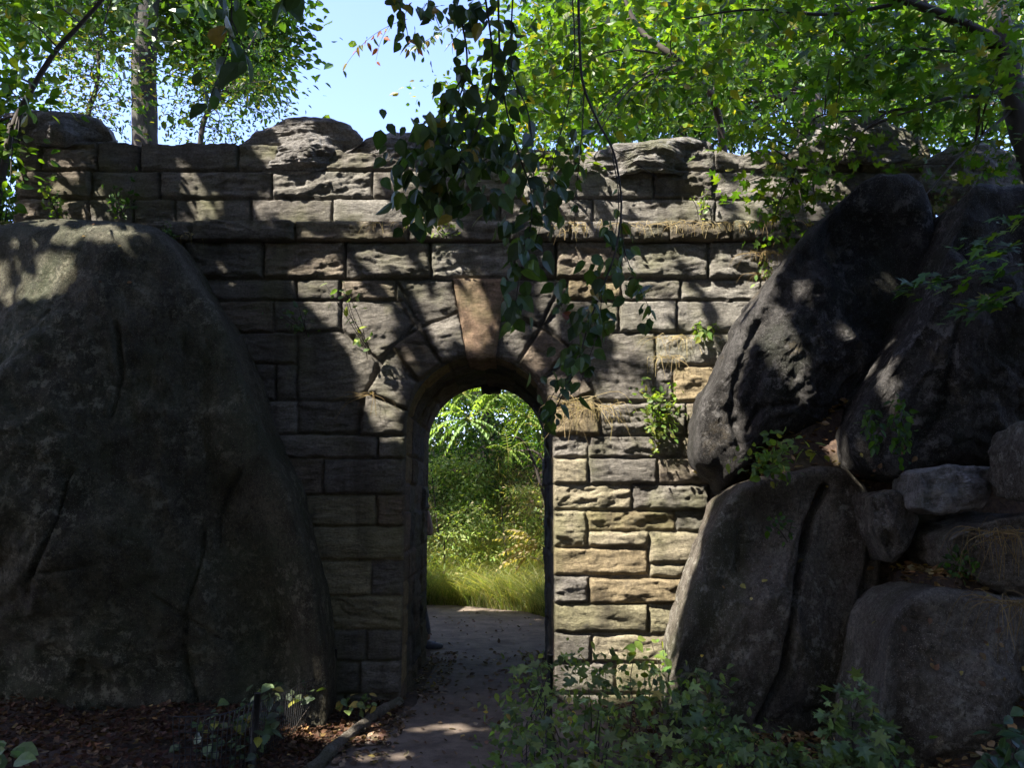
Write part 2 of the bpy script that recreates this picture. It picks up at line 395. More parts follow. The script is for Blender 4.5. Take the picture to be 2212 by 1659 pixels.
def wall_sheet(name, parent, x0, x1, z0, z1, y, groups, seed, step=0.013, back=0.25, opening=False, top=None, joint=0.034, y_px=0.0, prof=None, mat=None):
    xs = np.arange(x0, x1 + step / 2, step); zs = np.arange(z0, z1 + step / 2, step)
    X, Z = np.meshgrid(xs, zs); nx, nz = len(xs), len(zs)
    Xf, Zf = X.ravel().copy(), Z.ravel().copy()
    if top is not None:
        tt = top(Xf); Zf = z0 + (Zf - z0) * (tt - z0) / (z1 - z0)
    sd = None
    if opening:
        sd = open_sd(Xf, Zf)
        ins = sd < 0
        inq = ins.reshape(nz, nx)
        keepq = ~(inq[:-1, :-1] & inq[:-1, 1:] & inq[1:, 1:] & inq[1:, :-1])
        # snap the verts just inside the opening onto its edge
        ang = np.arctan2(Zf - ZC, Xf - XC)
        ax, az_ = XC + RR * np.cos(ang), ZC + RR * np.sin(ang)
        jx = np.where(Xf < XC, XL, XR)
        up = Zf > ZC
        Xf = np.where(ins, np.where(up, ax, jx), Xf); Zf = np.where(ins & up, az_, Zf)
    D, col, off, bul, rou, sh, tl = field(Xf, Zf, groups, seed, joint, y_px=y_px)
    if opening: D = np.minimum(D, np.maximum(sd, 0))
    D = np.minimum(D, np.minimum(np.minimum(Xf - x0, x1 - Xf) + 0.004, 9))
    h = relief(Xf, Zf, D, off, bul, rou, sh, tl, joint)
    if prof is not None: h = h + prof(Xf, Zf)
    Y = y - h
    V = np.stack([Xf, Y, Zf], -1)
    idx = np.arange(nx * nz).reshape(nz, nx)
    Q = np.stack([idx[:-1, :-1], idx[:-1, 1:], idx[1:, 1:], idx[1:, :-1]], -1)
    Q = Q[keepq] if opening else Q.reshape(-1, 4)
    # returns: top, bottom and ends run back into the masonry
    loop = np.concatenate([idx[0, :], idx[1:, -1], idx[-1, -2::-1], idx[-2:0:-1, 0]])
    VB = V[loop].copy(); VB[:, 1] = y + back
    nb = len(V) + np.arange(len(loop))
    QB = np.stack([loop, nb, np.roll(nb, -1), np.roll(loop, -1)], -1)
    V = np.concatenate([V, VB]); col = np.concatenate([col, col[loop]])
    return mesh_from(name, V, np.concatenate([Q, QB]), mat or M_STONE, parent, col)

arch = thing('stone_arch', 'rough stone footbridge arch of weathered sandstone blocks over the path', 'stone arch')
# courses traced from the photograph: (top, bottom, joints)
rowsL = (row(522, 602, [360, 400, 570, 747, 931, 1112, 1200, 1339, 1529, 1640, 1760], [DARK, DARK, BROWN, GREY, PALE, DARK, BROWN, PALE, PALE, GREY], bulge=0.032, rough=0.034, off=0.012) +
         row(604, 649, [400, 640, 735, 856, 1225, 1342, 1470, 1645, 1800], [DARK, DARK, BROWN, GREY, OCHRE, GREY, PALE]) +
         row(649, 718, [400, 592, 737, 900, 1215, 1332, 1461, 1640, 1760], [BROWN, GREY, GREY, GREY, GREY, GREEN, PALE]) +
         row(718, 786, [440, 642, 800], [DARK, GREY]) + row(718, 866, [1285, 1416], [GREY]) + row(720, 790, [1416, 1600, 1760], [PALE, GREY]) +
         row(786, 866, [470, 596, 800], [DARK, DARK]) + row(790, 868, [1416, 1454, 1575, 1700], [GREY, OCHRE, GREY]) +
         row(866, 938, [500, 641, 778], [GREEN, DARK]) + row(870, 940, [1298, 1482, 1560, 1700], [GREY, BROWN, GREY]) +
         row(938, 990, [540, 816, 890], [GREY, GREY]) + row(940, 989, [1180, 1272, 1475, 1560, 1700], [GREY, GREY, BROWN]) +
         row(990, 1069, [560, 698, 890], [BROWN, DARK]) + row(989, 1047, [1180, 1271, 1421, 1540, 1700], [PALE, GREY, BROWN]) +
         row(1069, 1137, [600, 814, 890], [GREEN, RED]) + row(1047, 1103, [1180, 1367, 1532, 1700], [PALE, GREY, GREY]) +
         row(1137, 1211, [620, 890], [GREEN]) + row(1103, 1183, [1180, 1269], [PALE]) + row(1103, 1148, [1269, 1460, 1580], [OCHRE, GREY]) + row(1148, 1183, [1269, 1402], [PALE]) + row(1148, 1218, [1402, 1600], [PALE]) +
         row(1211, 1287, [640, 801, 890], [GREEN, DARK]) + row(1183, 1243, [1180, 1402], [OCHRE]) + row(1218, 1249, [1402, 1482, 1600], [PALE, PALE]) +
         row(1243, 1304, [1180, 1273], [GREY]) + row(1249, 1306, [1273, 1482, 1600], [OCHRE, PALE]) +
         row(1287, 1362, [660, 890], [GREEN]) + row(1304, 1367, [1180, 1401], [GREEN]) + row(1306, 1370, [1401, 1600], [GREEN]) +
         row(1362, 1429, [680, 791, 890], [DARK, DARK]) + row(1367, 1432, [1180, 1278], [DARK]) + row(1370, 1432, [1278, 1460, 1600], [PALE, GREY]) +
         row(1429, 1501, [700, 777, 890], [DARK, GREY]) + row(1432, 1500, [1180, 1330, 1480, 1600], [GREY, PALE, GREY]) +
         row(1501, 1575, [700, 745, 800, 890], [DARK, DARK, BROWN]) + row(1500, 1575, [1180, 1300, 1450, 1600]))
for b_ in rowsL:
    if b_['p'][0][0] > 1170 and b_['p'][0][1] > 900: b_['gap'] = 0.006
for b_ in rowsL:
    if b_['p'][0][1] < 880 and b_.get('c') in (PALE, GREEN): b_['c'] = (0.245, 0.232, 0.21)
def mir(p): return [(2074 - u, v) for u, v in p]
V1 = [(790, 850), (886, 888), (876, 940), (776, 940)]; V2 = [(836, 774), (906, 827), (884, 887), (791, 848)]
V3 = [(904, 708), (955, 786), (904, 826), (846, 750)]; V4 = [(908, 708), (992, 674), (1012, 772), (955, 785)]
S1 = [(737, 649), (856, 649), (898, 707), (848, 750), (820, 780), (737, 712)]
S2 = [(857, 604), (981, 604), (991, 674), (908, 706)]; S3 = [(641, 718), (735, 716), (818, 780), (792, 846), (784, 866), (641, 866)]
sm = dict(rough=0.022, bulge=0.010)
spand = [dict(p=S1, c=GREY, off=0.004, **sm), dict(p=S2, c=DARK, **sm), dict(p=S3, c=DARK, **sm),
         dict(p=mir(S1), c=GREY, **sm), dict(p=mir(S2), c=DARK, **sm), dict(p=[(1285, 718), (1416, 718), (1416, 866), (1290, 866), (1256, 780)], c=GREY, **sm)]
vous = [dict(p=V1, c=GREY, off=0.016, rough=0.02, bulge=0.014), dict(p=V2, c=GREY, off=0.024, rough=0.024, bulge=0.014), dict(p=V3, c=BROWN, off=0.026, rough=0.03, bulge=0.02), dict(p=V4, c=GREY, off=0.018, rough=0.03, bulge=0.02)]
vous += [dict(p=mir(b['p']), c=c, off=0.018, rough=0.018, bulge=0.012) for b, c in zip(vous, (OCHRE, BROWN, RED, GREY))]
XA, XB = float(w2(330, 700)[0]), float(w2(1790, 700)[0])
ZS = float(w2(1000, 519)[1])
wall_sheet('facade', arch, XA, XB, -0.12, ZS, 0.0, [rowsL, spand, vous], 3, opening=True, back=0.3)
# string course
ZS2 = float(w2(1000, 479, -0.08)[1])
srow = row(474, 522, [330, 414, 636, 880, 1102, 1232, 1445, 1580, 1700, 1800], [DARK, DARK, BROWN, GREY, DARK, GREY, BROWN, GREY], bulge=0.03, rough=0.03)
wall_sheet('string_course', arch, XA - 0.1, XB + 0.3, float(w2(1000, 518, -0.08)[1]), ZS2, -0.085, [srow], 5, back=0.3, y_px=-0.08)
# parapet
XP0, XP1 = float(w2(32, 400)[0]), float(w2(2020, 400)[0])
prow = (row(428, 486, [20, 191, 286, 377, 542, 718, 930, 1082, 1281, 1546, 1800, 2040], [BROWN, DARK, DARK, GREY, GREY, GREEN, DARK, GREY, PALE, PALE, GREY]) +
        row(368, 428, [20, 194, 345, 587, 804, 1000, 1130, 1412, 1541, 1762, 1900, 2040], [BROWN, DARK, GREY, PALE, GREY, GREY, PALE, GREY, PALE, GREY, GREY]) +
        row(300, 368, [20, 86, 206, 302, 514, 703, 880, 1040, 1245, 1390, 1543, 1700, 1860, 2040], [BROWN, BROWN, DARK, DARK, GREY, GREY, GREY, GREY, PALE, GREY, GREEN, GREY]))
SILVER = (0.245, 0.232, 0.21)
for b_ in prow + rowsL:
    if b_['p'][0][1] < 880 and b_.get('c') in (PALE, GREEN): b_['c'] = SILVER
def ptop(x):
    z = np.interp(x, [XP0, -2.6, -1.5, 0, 1.0, 2.2, XP1], [w2(40, 311)[1], w2(450, 311)[1], w2(740, 330)[1], w2(1106, 335)[1], w2(1350, 330)[1], w2(1650, 330)[1], w2(1960, 325)[1]])
    return z + 0.045 * fbm(np.stack([x * 2.0, 0 * x, 0 * x + 2], -1), 5, 0.6)
wall_sheet('parapet', arch, XP0, XP1, ZS2 - 0.005, float(w2(1000, 325)[1]), 0.015, [prow], 8, back=0.46, top=ptop)
# keystone, bilinear dressed block standing proud of the ring
def keystone(name, px, y, depth, proud, c, n=40):
    q = [w2(u, v, y) for u, v in px]                # tl, tr, br, bl
    s = np.linspace(0, 1, n); T, S = np.meshgrid(s, s, indexing='ij')
    X = ((1 - T) * ((1 - S) * q[0][0] + S * q[1][0]) + T * ((1 - S) * q[3][0] + S * q[2][0]))
    Z = ((1 - T) * ((1 - S) * q[0][1] + S * q[1][1]) + T * ((1 - S) * q[3][1] + S * q[2][1]))
    e = np.minimum(np.minimum(S, 1 - S) * 0.45, np.minimum(T, 1 - T) * 0.75)
    P = np.stack([X, 0 * X + 5, Z], -1).reshape(-1, 3)
    h = proud * 1.0 + 0.016 * sst(0, 0.04, e).ravel() + 0.016 * fbm(P * np.array([5, 1, 6]), 4) + 0.012 * np.round(fbm(P * 2.2 + 8, 2) * 3) / 3
    Xr = X.ravel() + 0.008 * fbm(P * 8, 3) * (T.ravel() > 0.9); Zr = Z.ravel() + (T.ravel() > 0.97) * 0.02 * fbm(P * 9 + 4, 3)
    sgn = 1 if proud > 0 else -1
    V = np.stack([Xr, y - h, Zr], -1); idx = np.arange(n * n).reshape(n, n)
    Q = np.stack([idx[:-1, :-1], idx[:-1, 1:], idx[1:, 1:], idx[1:, :-1]], -1).reshape(-1, 4)
    loop = np.concatenate([idx[0, :], idx[1:, -1], idx[-1, -2::-1], idx[-2:0:-1, 0]])
    VB = V[loop].copy(); VB[:, 1] = y + depth; nb = len(V) + np.arange(len(loop))
    QB = np.stack([loop, nb, np.roll(nb, -1), np.roll(loop, -1)], -1)
    return mesh_from(name, np.concatenate([V, VB]), np.concatenate([Q, QB]), M_STONE, arch, np.array(c))
keystone('keystone', [(979, 605), (1093, 605), (1071, 777), (1009, 777)], 0.0, 0.5, 0.055, (0.23, 0.155, 0.105))
keystone('keystone', [(1032, 790), (1090, 790), (1081, 846), (1041, 846)], DEPTH - 0.12, 0.2, 0.0, DARK, 16)
# tunnel lining: the jambs and vault run back through the bridge
def lining():
    zb = -0.12
    Lj = ZC - zb; La = math.pi * RR; tot = 2 * Lj + La
    st = 0.02
    s = np.arange(0, tot + st, st); s = s[s <= tot]; yv = np.arange(0.03, DEPTH + 0.001, 0.02)
    S, Y = np.meshgrid(s, yv); S = S.ravel(); Y = Y.ravel()
    ang = np.pi - (S - Lj) / RR
    arc = (S > Lj) & (S < Lj + La)
    px = np.where(arc, XC + RR * np.cos(ang), np.where(S <= Lj, XL, XR))
    pz = np.where(arc, ZC + RR * np.sin(ang), np.where(S <= Lj, zb + S, zb + (tot - S)))
    nx = np.where(arc, -np.cos(ang), np.where(S <= Lj, 1.0, -1.0)); nz = np.where(arc, -np.sin(ang), 0.0)
    # blocks in (s, y)
    g = rng(11); rows = []; a = 0.0
    while a < tot:
        hgt = g.uniform(0.24, 0.36); rows.append((a, min(a + hgt, tot + 1))); a += hgt
    D = np.full(len(S), -1.0); col = np.zeros((len(S), 3)); off = np.zeros(len(S)); sh = np.zeros(len(S))
    wS = S + 0.008 * fbm(np.stack([S * 5, Y * 5, 0 * S], -1), 2); wY = Y + 0.012 * fbm(np.stack([S * 5, Y * 5, 0 * S + 9], -1), 2)
    for a, b in rows:
        cuts = [-0.2]
        cuts += [g.uniform(0.36, 0.46), g.uniform(0.8, 1.1), g.uniform(1.3, 1.6)]
        cuts += [DEPTH + 0.2]
        for i in range(len(cuts) - 1):
            d = np.minimum(np.minimum(wS - a, b - wS), np.minimum(wY - cuts[i], cuts[i + 1] - wY)) - 0.004
            m = d > D
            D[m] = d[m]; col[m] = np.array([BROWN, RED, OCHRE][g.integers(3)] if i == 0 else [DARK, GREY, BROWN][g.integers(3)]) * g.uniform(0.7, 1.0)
            off[m] = g.uniform(-0.02, 0.012) if i else 0.0; sh[m] = g.uniform(-50, 50)
    r = sst(0, 0.014, D)
    fr = sst(0.02, 0.12, Y) * sst(DEPTH, DEPTH - 0.06, Y)
    fr0 = sst(0.45, 0.6, Y)
    n1 = fbm(np.stack([S * 6 + sh, Y * 3, sh], -1), 4)
    h = (-0.02 * (1 - r) + r * (off + (0.006 + 0.022 * fr0) * n1 + 0.004)) * fr
    V = np.stack([px + nx * h, Y, pz + nz * h], -1)
    idx = np.arange(len(S)).reshape(len(yv), -1)
    Q = np.stack([idx[:-1, :-1], idx[1:, :-1], idx[1:, 1:], idx[:-1, 1:]], -1).reshape(-1, 4)
    mesh_from('tunnel_lining', V, Q, M_STONE, arch, col)
lining()
# rear face and the core of the bridge (deck between the two parapets)
def rear():
    b = MB()
    def box(x0, x1, y0, y1, z0, z1, c=GREY):
        V = [(x, y, z) for z in (z0, z1) for y in (y0, y1) for x in (x0, x1)]
        b.add(V, [(0, 2, 3, 1), (4, 5, 7, 6), (0, 1, 5, 4), (2, 6, 7, 3), (0, 4, 6, 2), (1, 3, 7, 5)], c)
    zt = ZS2 - 0.02
    box(XA - 0.8, XL - 0.06, 0.2, DEPTH, -0.3, ZC); box(XR + 0.06, XB + 1.2, 0.2, DEPTH, -0.3, ZC)
    # stepped haunches over the vault
    k = 14
    for i in range(k):
        z0 = ZC + i * (RR + 0.15) / k; z1 = ZC + (i + 1) * (RR + 0.15) / k
        hw = math.sqrt(max(0.0, (RR + 0.07) ** 2 - (z0 - ZC) ** 2))
        if hw > 0:
            box(XA - 0.8, XC - hw, 0.2, DEPTH, z0, z1); box(XC + hw, XB + 1.2, 0.2, DEPTH, z0, z1)
        else: box(XA - 0.8, XB + 1.2, 0.2, DEPTH, z0, z1)
    box(XA - 0.8, XB + 1.2, 0.2, DEPTH, ZC + RR + 0.15, zt)
    box(XA - 0.8, XB + 1.2, DEPTH - 0.45, DEPTH - 0.003, zt, zt + 0.55)
    b.build('bridge_core', M_STONE, arch, smooth=False)
rear()
print('arch', XL, XR, ZC, RR, ZS, ZS2)

# ------------------------------------------------------------------ boulders
ROCKS = []          # (V, Q) for the sun test of the shade tree
def blob(name, label, cat, out, ys, T, Tb, mat, seed, c=None, shear=(0, 0), amp=0.08, freq=1.2, aniso=(1, 1, 1), ridge=0.05, cracks=(), e=(0.75, 0.8), nth=220, nph=110, group=None, strata=0.0, fine=0.012, parent=None, step=0.45, facets=14, fcut=0.10):
    o2 = w2(np.array([p[0] for p in out]), np.array([p[1] for p in out]), ys)
    C = w2(c[0], c[1], ys) if c else (o2.max(0) + o2.min(0)) / 2
    th = np.linspace(0, 2 * np.pi, nth, endpoint=False); R = np.zeros(nth)
    for i, t in enumerate(th):
        d = np.array([math.cos(t), math.sin(t)])
        for a, b in zip(o2, np.roll(o2, -1, 0)):
            ed = b - a; den = d[0] * ed[1] - d[1] * ed[0]
            if abs(den) < 1e-9: continue
            q = a - C; s = (q[0] * ed[1] - q[1] * ed[0]) / den; k = (q[0] * d[1] - q[1] * d[0]) / den
            if s > 0 and 0 <= k <= 1: R[i] = max(R[i], s)
    R[R == 0] = R[R > 0].min()
    ker = np.array([1, 2, 1]) / 4.0
    R = sum(kk * np.roll(R, j) for kk, j in zip(ker, (-1, 0, 1)))
    ph = np.pi * (np.linspace(0, 1, nph) ** 1.0)
    ph[0] = 1e-3; ph[-1] = np.pi - 1e-3
    rho = np.sin(ph) ** e[0]; dep = np.sign(np.cos(ph)) * np.abs(np.cos(ph)) ** e[1]
    TH, RH = np.meshgrid(th, rho); DP = np.repeat(dep[:, None], nth, 1); RR_ = np.repeat(R[None], nph, 0)
    X = C[0] + RR_ * RH * np.cos(TH); Z = C[1] + RR_ * RH * np.sin(TH)
    Y = ys - np.where(DP > 0, DP * T, DP * Tb) + shear[0] * (X - C[0]) * RH * 0 + shear[1] * (Z - C[1]) + shear[0] * (X - C[0])
    Ysil = ys + shear[1] * (Z - C[1]) + shear[0] * (X - C[0]); kf = (np.where(DP > 0, Y, Ysil) - CAM[1]) / (ys - CAM[1])      # the traced outline is that of the whole rounded stone
    X = CAM[0] + (X - CAM[0]) * kf; Z = CAM[2] + (Z - CAM[2]) * kf
    P = np.stack([X, Y, Z], -1)
    gf = rng(seed + 900); cen = P.reshape(-1, 3).mean(0); ext = T + Tb
    for _ in range(facets):                                                              # flat broken faces
        nf = unit(np.array([gf.normal() * 0.55, -1.0, gf.normal() * 0.5])); pr = (P - cen) @ nf
        dlim = np.quantile(pr, gf.uniform(0.80, 0.97)); ex = np.maximum(0, pr - dlim)
        ex = np.maximum(0, ex - 0.012 * (1 + np.sin(pr * 60 + seed)) * 0.5)
        P = P - nf * (np.minimum(ex, fcut * 2) * 0.9 * (1 - np.clip(RH, 0, 1) ** 10))[..., None]
    def nrm(P):
        du = np.roll(P, -1, 1) - np.roll(P, 1, 1); dv = np.gradient(P, axis=0)
        n = np.cross(dv, du); n = unit(n)
        cc = P.reshape(-1, 3).mean(0)
        if np.sum(n * (P - cc)) < 0: n = -n
        return n
    N = nrm(P); f = P.reshape(-1, 3) + seed * 3.7
    A = np.array(aniso)
    d = amp * fbm(f * freq * A, 5, 0.55)
    rg = 1 - np.abs(fbm(f * freq * 0.9 * A + 31, 4)) * 2.2
    d = d + ridge * np.clip(rg, -0.2, 1)
    TL = f @ np.array([[0.92, 0.2, 0.33], [-0.1, 0.9, 0.42], [-0.37, -0.38, 0.85]]).T
    st = TL[:, 2] * 1.6 * freq + 1.3 * fbm(TL * freq * np.array([0.5, 0.5, 0.9]) + 77, 3); fr = st - np.floor(st)
    d = d + amp * step * (sst(0.0, 0.16, fr) - fr) * sst(-0.15, 0.25, pnoise(TL * freq * 0.7 + 5))        # broken ledges
    fc = fbm(f * freq * 1.6 * A + 55, 3); d = d + amp * 0.25 * np.abs(fc)
    if strata: d = d + strata * fbm(f * np.array([1.5, 1.5, 14]), 4, 0.6)
    d = d + fine * 1.6 * fbm(f * 7 * A, 4, 0.6)
    P = P + N * ((d - amp * 0.05) * (1 - 0.55 * np.clip(RH, 0, 1).ravel() ** 8)).reshape(nph, nth, 1)
    for line, wdt, dpt in cracks:
        u, v = PX(P); L = np.array(line, float); dd = np.full(u.shape, 1e9)
        jit = 5 * fbm(f * 2.5, 3).reshape(u.shape)
        for a, b in zip(L[:-1], L[1:]):
            ab = b - a; t = np.clip(((u - a[0]) * ab[0] + (v - a[1]) * ab[1]) / (ab @ ab), 0, 1)
            dd = np.minimum(dd, np.hypot(u - a[0] - t * ab[0], v - a[1] - t * ab[1]))
        P[..., 1] += np.where(DP > 0, dpt * np.exp(-((dd + jit) / wdt) ** 2), 0)
    idx = np.arange(nph * nth).reshape(nph, nth)
    Q = np.stack([idx[:-1], np.roll(idx, -1, 1)[:-1], np.roll(idx, -1, 1)[1:], idx[1:]], -1).reshape(-1, 4)
    V = P.reshape(-1, 3); n0 = len(V)
    V = np.concatenate([V, P[:1].mean(1), P[-1:].mean(1)])
    i0 = idx[0]; i1 = idx[-1]
    Q = np.concatenate([Q, np.stack([np.roll(i0, -1), i0, 0 * i0 + n0, 0 * i0 + n0], -1), np.stack([i1, np.roll(i1, -1), 0 * i1 + n0 + 1, 0 * i1 + n0 + 1], -1)])
    T3 = np.concatenate([Q[:, [0, 1, 2]], Q[:-2 * nth][:, [0, 2, 3]]])
    o = mesh_from(name, V, T3, mat)
    sub = idx[::2, ::2]
    Qs = np.stack([sub[:-1], np.roll(sub, -1, 1)[:-1], np.roll(sub, -1, 1)[1:], sub[1:]], -1).reshape(-1, 4)
    ROCKS.append((V, Qs))
    return tag(o, label, cat, group)

blob('boulder', 'huge mossy dark boulder leaning on the arch from the left, taller than the opening', 'boulder',
     [(-150, 520), (0, 488), (60, 480), (140, 474), (230, 480), (300, 485), (340, 495), (375, 520), (400, 560), (420, 600), (445, 640), (475, 690), (505, 750), (530, 820), (552, 900), (582, 980), (620, 1050), (637, 1110), (660, 1190), (683, 1270), (697, 1350), (708, 1430), (714, 1490), (712, 1580), (600, 1640), (350, 1660), (0, 1680), (-300, 1650), (-420, 1300), (-380, 800)],
     -0.45, 0.85, 1.4, M_ROCKL, 1, c=(150, 1000), amp=0.085, freq=0.9, aniso=(1.0, 1, 0.8), ridge=0.03, nth=420, nph=240, shear=(0, 0.05), e=(0.62, 0.62),
     cracks=[([(440, 1150), (425, 1230), (400, 1300), (396, 1420), (420, 1520)], 5, 0.06), ([(150, 1000), (120, 1120), (60, 1250)], 5, 0.05), ([(60, 1240), (130, 1235), (220, 1215)], 4, 0.05), ([(520, 1020), (480, 1100), (470, 1180)], 5, 0.04), ([(250, 700), (262, 820), (235, 900)], 5, 0.04), ([(330, 1290), (470, 1380), (560, 1400)], 4, 0.03)], facets=22, step=0.3)
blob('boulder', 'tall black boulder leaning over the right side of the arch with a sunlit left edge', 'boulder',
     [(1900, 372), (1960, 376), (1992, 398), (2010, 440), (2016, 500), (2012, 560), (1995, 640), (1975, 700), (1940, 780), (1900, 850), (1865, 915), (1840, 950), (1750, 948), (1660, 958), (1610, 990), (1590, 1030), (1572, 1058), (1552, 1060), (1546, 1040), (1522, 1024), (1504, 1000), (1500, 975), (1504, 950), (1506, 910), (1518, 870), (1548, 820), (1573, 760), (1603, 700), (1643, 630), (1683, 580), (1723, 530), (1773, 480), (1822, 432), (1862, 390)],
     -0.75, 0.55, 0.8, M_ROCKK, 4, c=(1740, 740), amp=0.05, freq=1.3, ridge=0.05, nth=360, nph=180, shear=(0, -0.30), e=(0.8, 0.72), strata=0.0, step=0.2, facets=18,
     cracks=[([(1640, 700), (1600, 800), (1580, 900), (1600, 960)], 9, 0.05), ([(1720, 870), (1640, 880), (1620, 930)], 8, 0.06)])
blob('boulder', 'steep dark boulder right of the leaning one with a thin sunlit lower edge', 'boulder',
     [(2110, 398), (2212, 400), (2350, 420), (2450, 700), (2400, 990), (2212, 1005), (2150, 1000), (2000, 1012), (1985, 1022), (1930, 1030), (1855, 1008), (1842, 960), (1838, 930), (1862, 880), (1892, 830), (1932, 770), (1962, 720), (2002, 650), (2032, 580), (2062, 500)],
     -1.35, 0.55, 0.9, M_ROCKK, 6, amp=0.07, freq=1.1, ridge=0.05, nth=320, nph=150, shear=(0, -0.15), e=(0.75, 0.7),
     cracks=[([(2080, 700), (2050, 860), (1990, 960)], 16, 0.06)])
blob('boulder', 'broad grey boulder at the foot of the arch split by a long crack', 'boulder',
     [(1455, 1500), (1447, 1470), (1463, 1400), (1478, 1330), (1503, 1230), (1533, 1150), (1567, 1082), (1602, 1047), (1680, 1022), (1760, 1008), (1830, 1014), (1868, 1050), (1888, 1130), (1906, 1190), (1898, 1260), (1903, 1350), (1898, 1450), (1890, 1560), (1895, 1720), (1480, 1720), (1440, 1600)],
     -1.1, 0.5, 0.7, M_ROCKR, 9, c=(1690, 1350), amp=0.05, freq=1.2, aniso=(1, 1, 0.7), ridge=0.03, nth=360, nph=200, e=(0.5, 0.5), shear=(0, 0.12), facets=30, fcut=0.16,
     cracks=[([(1782, 1055), (1748, 1130), (1738, 1180), (1722, 1290), (1697, 1450), (1640, 1565)], 7, 0.2), ([(1600, 1130), (1590, 1230)], 7, 0.05), ([(1900, 1150), (1870, 1300), (1880, 1480)], 12, 0.08)])
blob('boulder', 'grey flat topped boulder in the lower right corner under trailing dry grass', 'boulder',
     [(1908, 1450), (1912, 1380), (1932, 1322), (1962, 1292), (2010, 1277), (2100, 1282), (2212, 1290), (2420, 1320), (2470, 1750), (1880, 1760), (1893, 1600)],
     -2.0, 0.45, 0.9, M_ROCKR, 12, amp=0.045, freq=1.3, ridge=0.03, nth=280, nph=150, e=(0.48, 0.48), shear=(0, 0.15), facets=28, fcut=0.16)
blob('boulder', 'small squarish stone wedged under the steep dark boulder', 'boulder',
     [(1987, 1020), (2050, 1006), (2145, 1010), (2140, 1060), (2120, 1092), (2030, 1112), (1990, 1098)], -1.75, 0.16, 0.5, M_CAP, 14, amp=0.02, freq=3, ridge=0.02, nth=140, nph=80, e=(0.45, 0.5))
blob('boulder', 'narrow brown stone standing between the cracked boulder and the dark gap', 'boulder',
     [(1880, 1072), (1930, 1060), (1963, 1078), (1983, 1122), (1958, 1188), (1925, 1215), (1890, 1150)], -1.45, 0.2, 0.6, M_ROCKR, 15, amp=0.03, freq=3.4, ridge=0.01, nth=160, nph=90, e=(0.45, 0.45), facets=26, fcut=0.1)
blob('boulder', 'low rock ledge with dry grass hanging over it at the right edge', 'boulder',
     [(2050, 1165), (2100, 1135), (2212, 1112), (2350, 1130), (2350, 1290), (2212, 1300), (2130, 1265), (2065, 1220)], -1.85, 0.3, 0.8, M_ROCKR, 16, amp=0.04, freq=3.0, ridge=0.02, nth=200, nph=110, e=(0.45, 0.45), facets=26, fcut=0.12, strata=0.02)
blob('boulder', 'brown rounded stone cut off by the right edge below the steep boulder', 'boulder',
     [(2222, 960), (2240, 910), (2340, 885), (2350, 1085), (2240, 1080), (2226, 1030)], -2.3, 0.25, 0.5, M_ROCKR, 17, amp=0.02, freq=3.4, ridge=0.01, nth=140, nph=80, e=(0.5, 0.5), facets=24, fcut=0.1)
# rough capstones lying along the parapet
def capstone(label, out, ys, T, Tb, seed, **k):
    return blob('capstone', label, 'capstone', out, ys, T, Tb, M_CAP, seed, group='capstones along the parapet', **dict(dict(amp=0.03, freq=2.2, ridge=0.03, nth=200, nph=120, e=(0.6, 0.55), strata=0.025, fine=0.008), **k))
capstone('smooth grey loaf shaped capstone at the left end of the parapet', [(8, 290), (22, 262), (50, 242), (110, 240), (160, 247), (212, 260), (235, 280), (248, 304), (200, 312), (100, 314), (40, 312), (15, 308)], 0.12, 0.2, 0.3, 21, strata=0.006)
capstone('tall peaked capstone with wavy strata left of the sky gap', [(500, 335), (515, 312), (545, 292), (580, 272), (622, 256), (680, 258), (715, 260), (750, 272), (775, 290), (788, 302), (760, 325), (745, 336), (725, 350), (705, 368), (640, 380), (560, 375), (515, 366)], 0.1, 0.2, 0.4, 22, c=(640, 325), strata=0.035)
capstone('rounded capstone just right of the peaked one', [(698, 372), (720, 345), (760, 322), (800, 300), (850, 287), (900, 288), (960, 300), (985, 340), (980, 378), (800, 384)], 0.14, 0.17, 0.35, 23, strata=0.03)
capstone('flat dark capstone half hidden behind the hanging leaves', [(990, 376), (1000, 345), (1060, 325), (1150, 322), (1230, 330), (1245, 376)], 0.2, 0.14, 0.3, 27, strata=0.03)
capstone('long squared capstone overhanging the parapet right of the vines', [(1255, 372), (1270, 338), (1330, 310), (1400, 304), (1480, 301), (1534, 306), (1540, 330), (1542, 362), (1530, 376), (1440, 374), (1385, 366), (1340, 376)], 0.08, 0.26, 0.4, 24, c=(1420, 345), strata=0.04)
capstone('large jagged capstone behind the sunlit leaves on the right', [(1712, 338), (1730, 308), (1768, 285), (1800, 268), (1850, 256), (1900, 258), (1950, 275), (1985, 292), (2003, 318), (1995, 345), (1900, 352), (1800, 346)], 0.1, 0.3, 0.5, 25, c=(1860, 308), amp=0.06, strata=0.03)
capstone('weathered capstone at the far right end of the parapet', [(1985, 400), (2000, 345), (2050, 318), (2110, 305), (2180, 325), (2260, 360), (2300, 430), (2200, 440), (2050, 430)], 0.0, 0.3, 0.5, 26, c=(2120, 375), amp=0.06, strata=0.02)

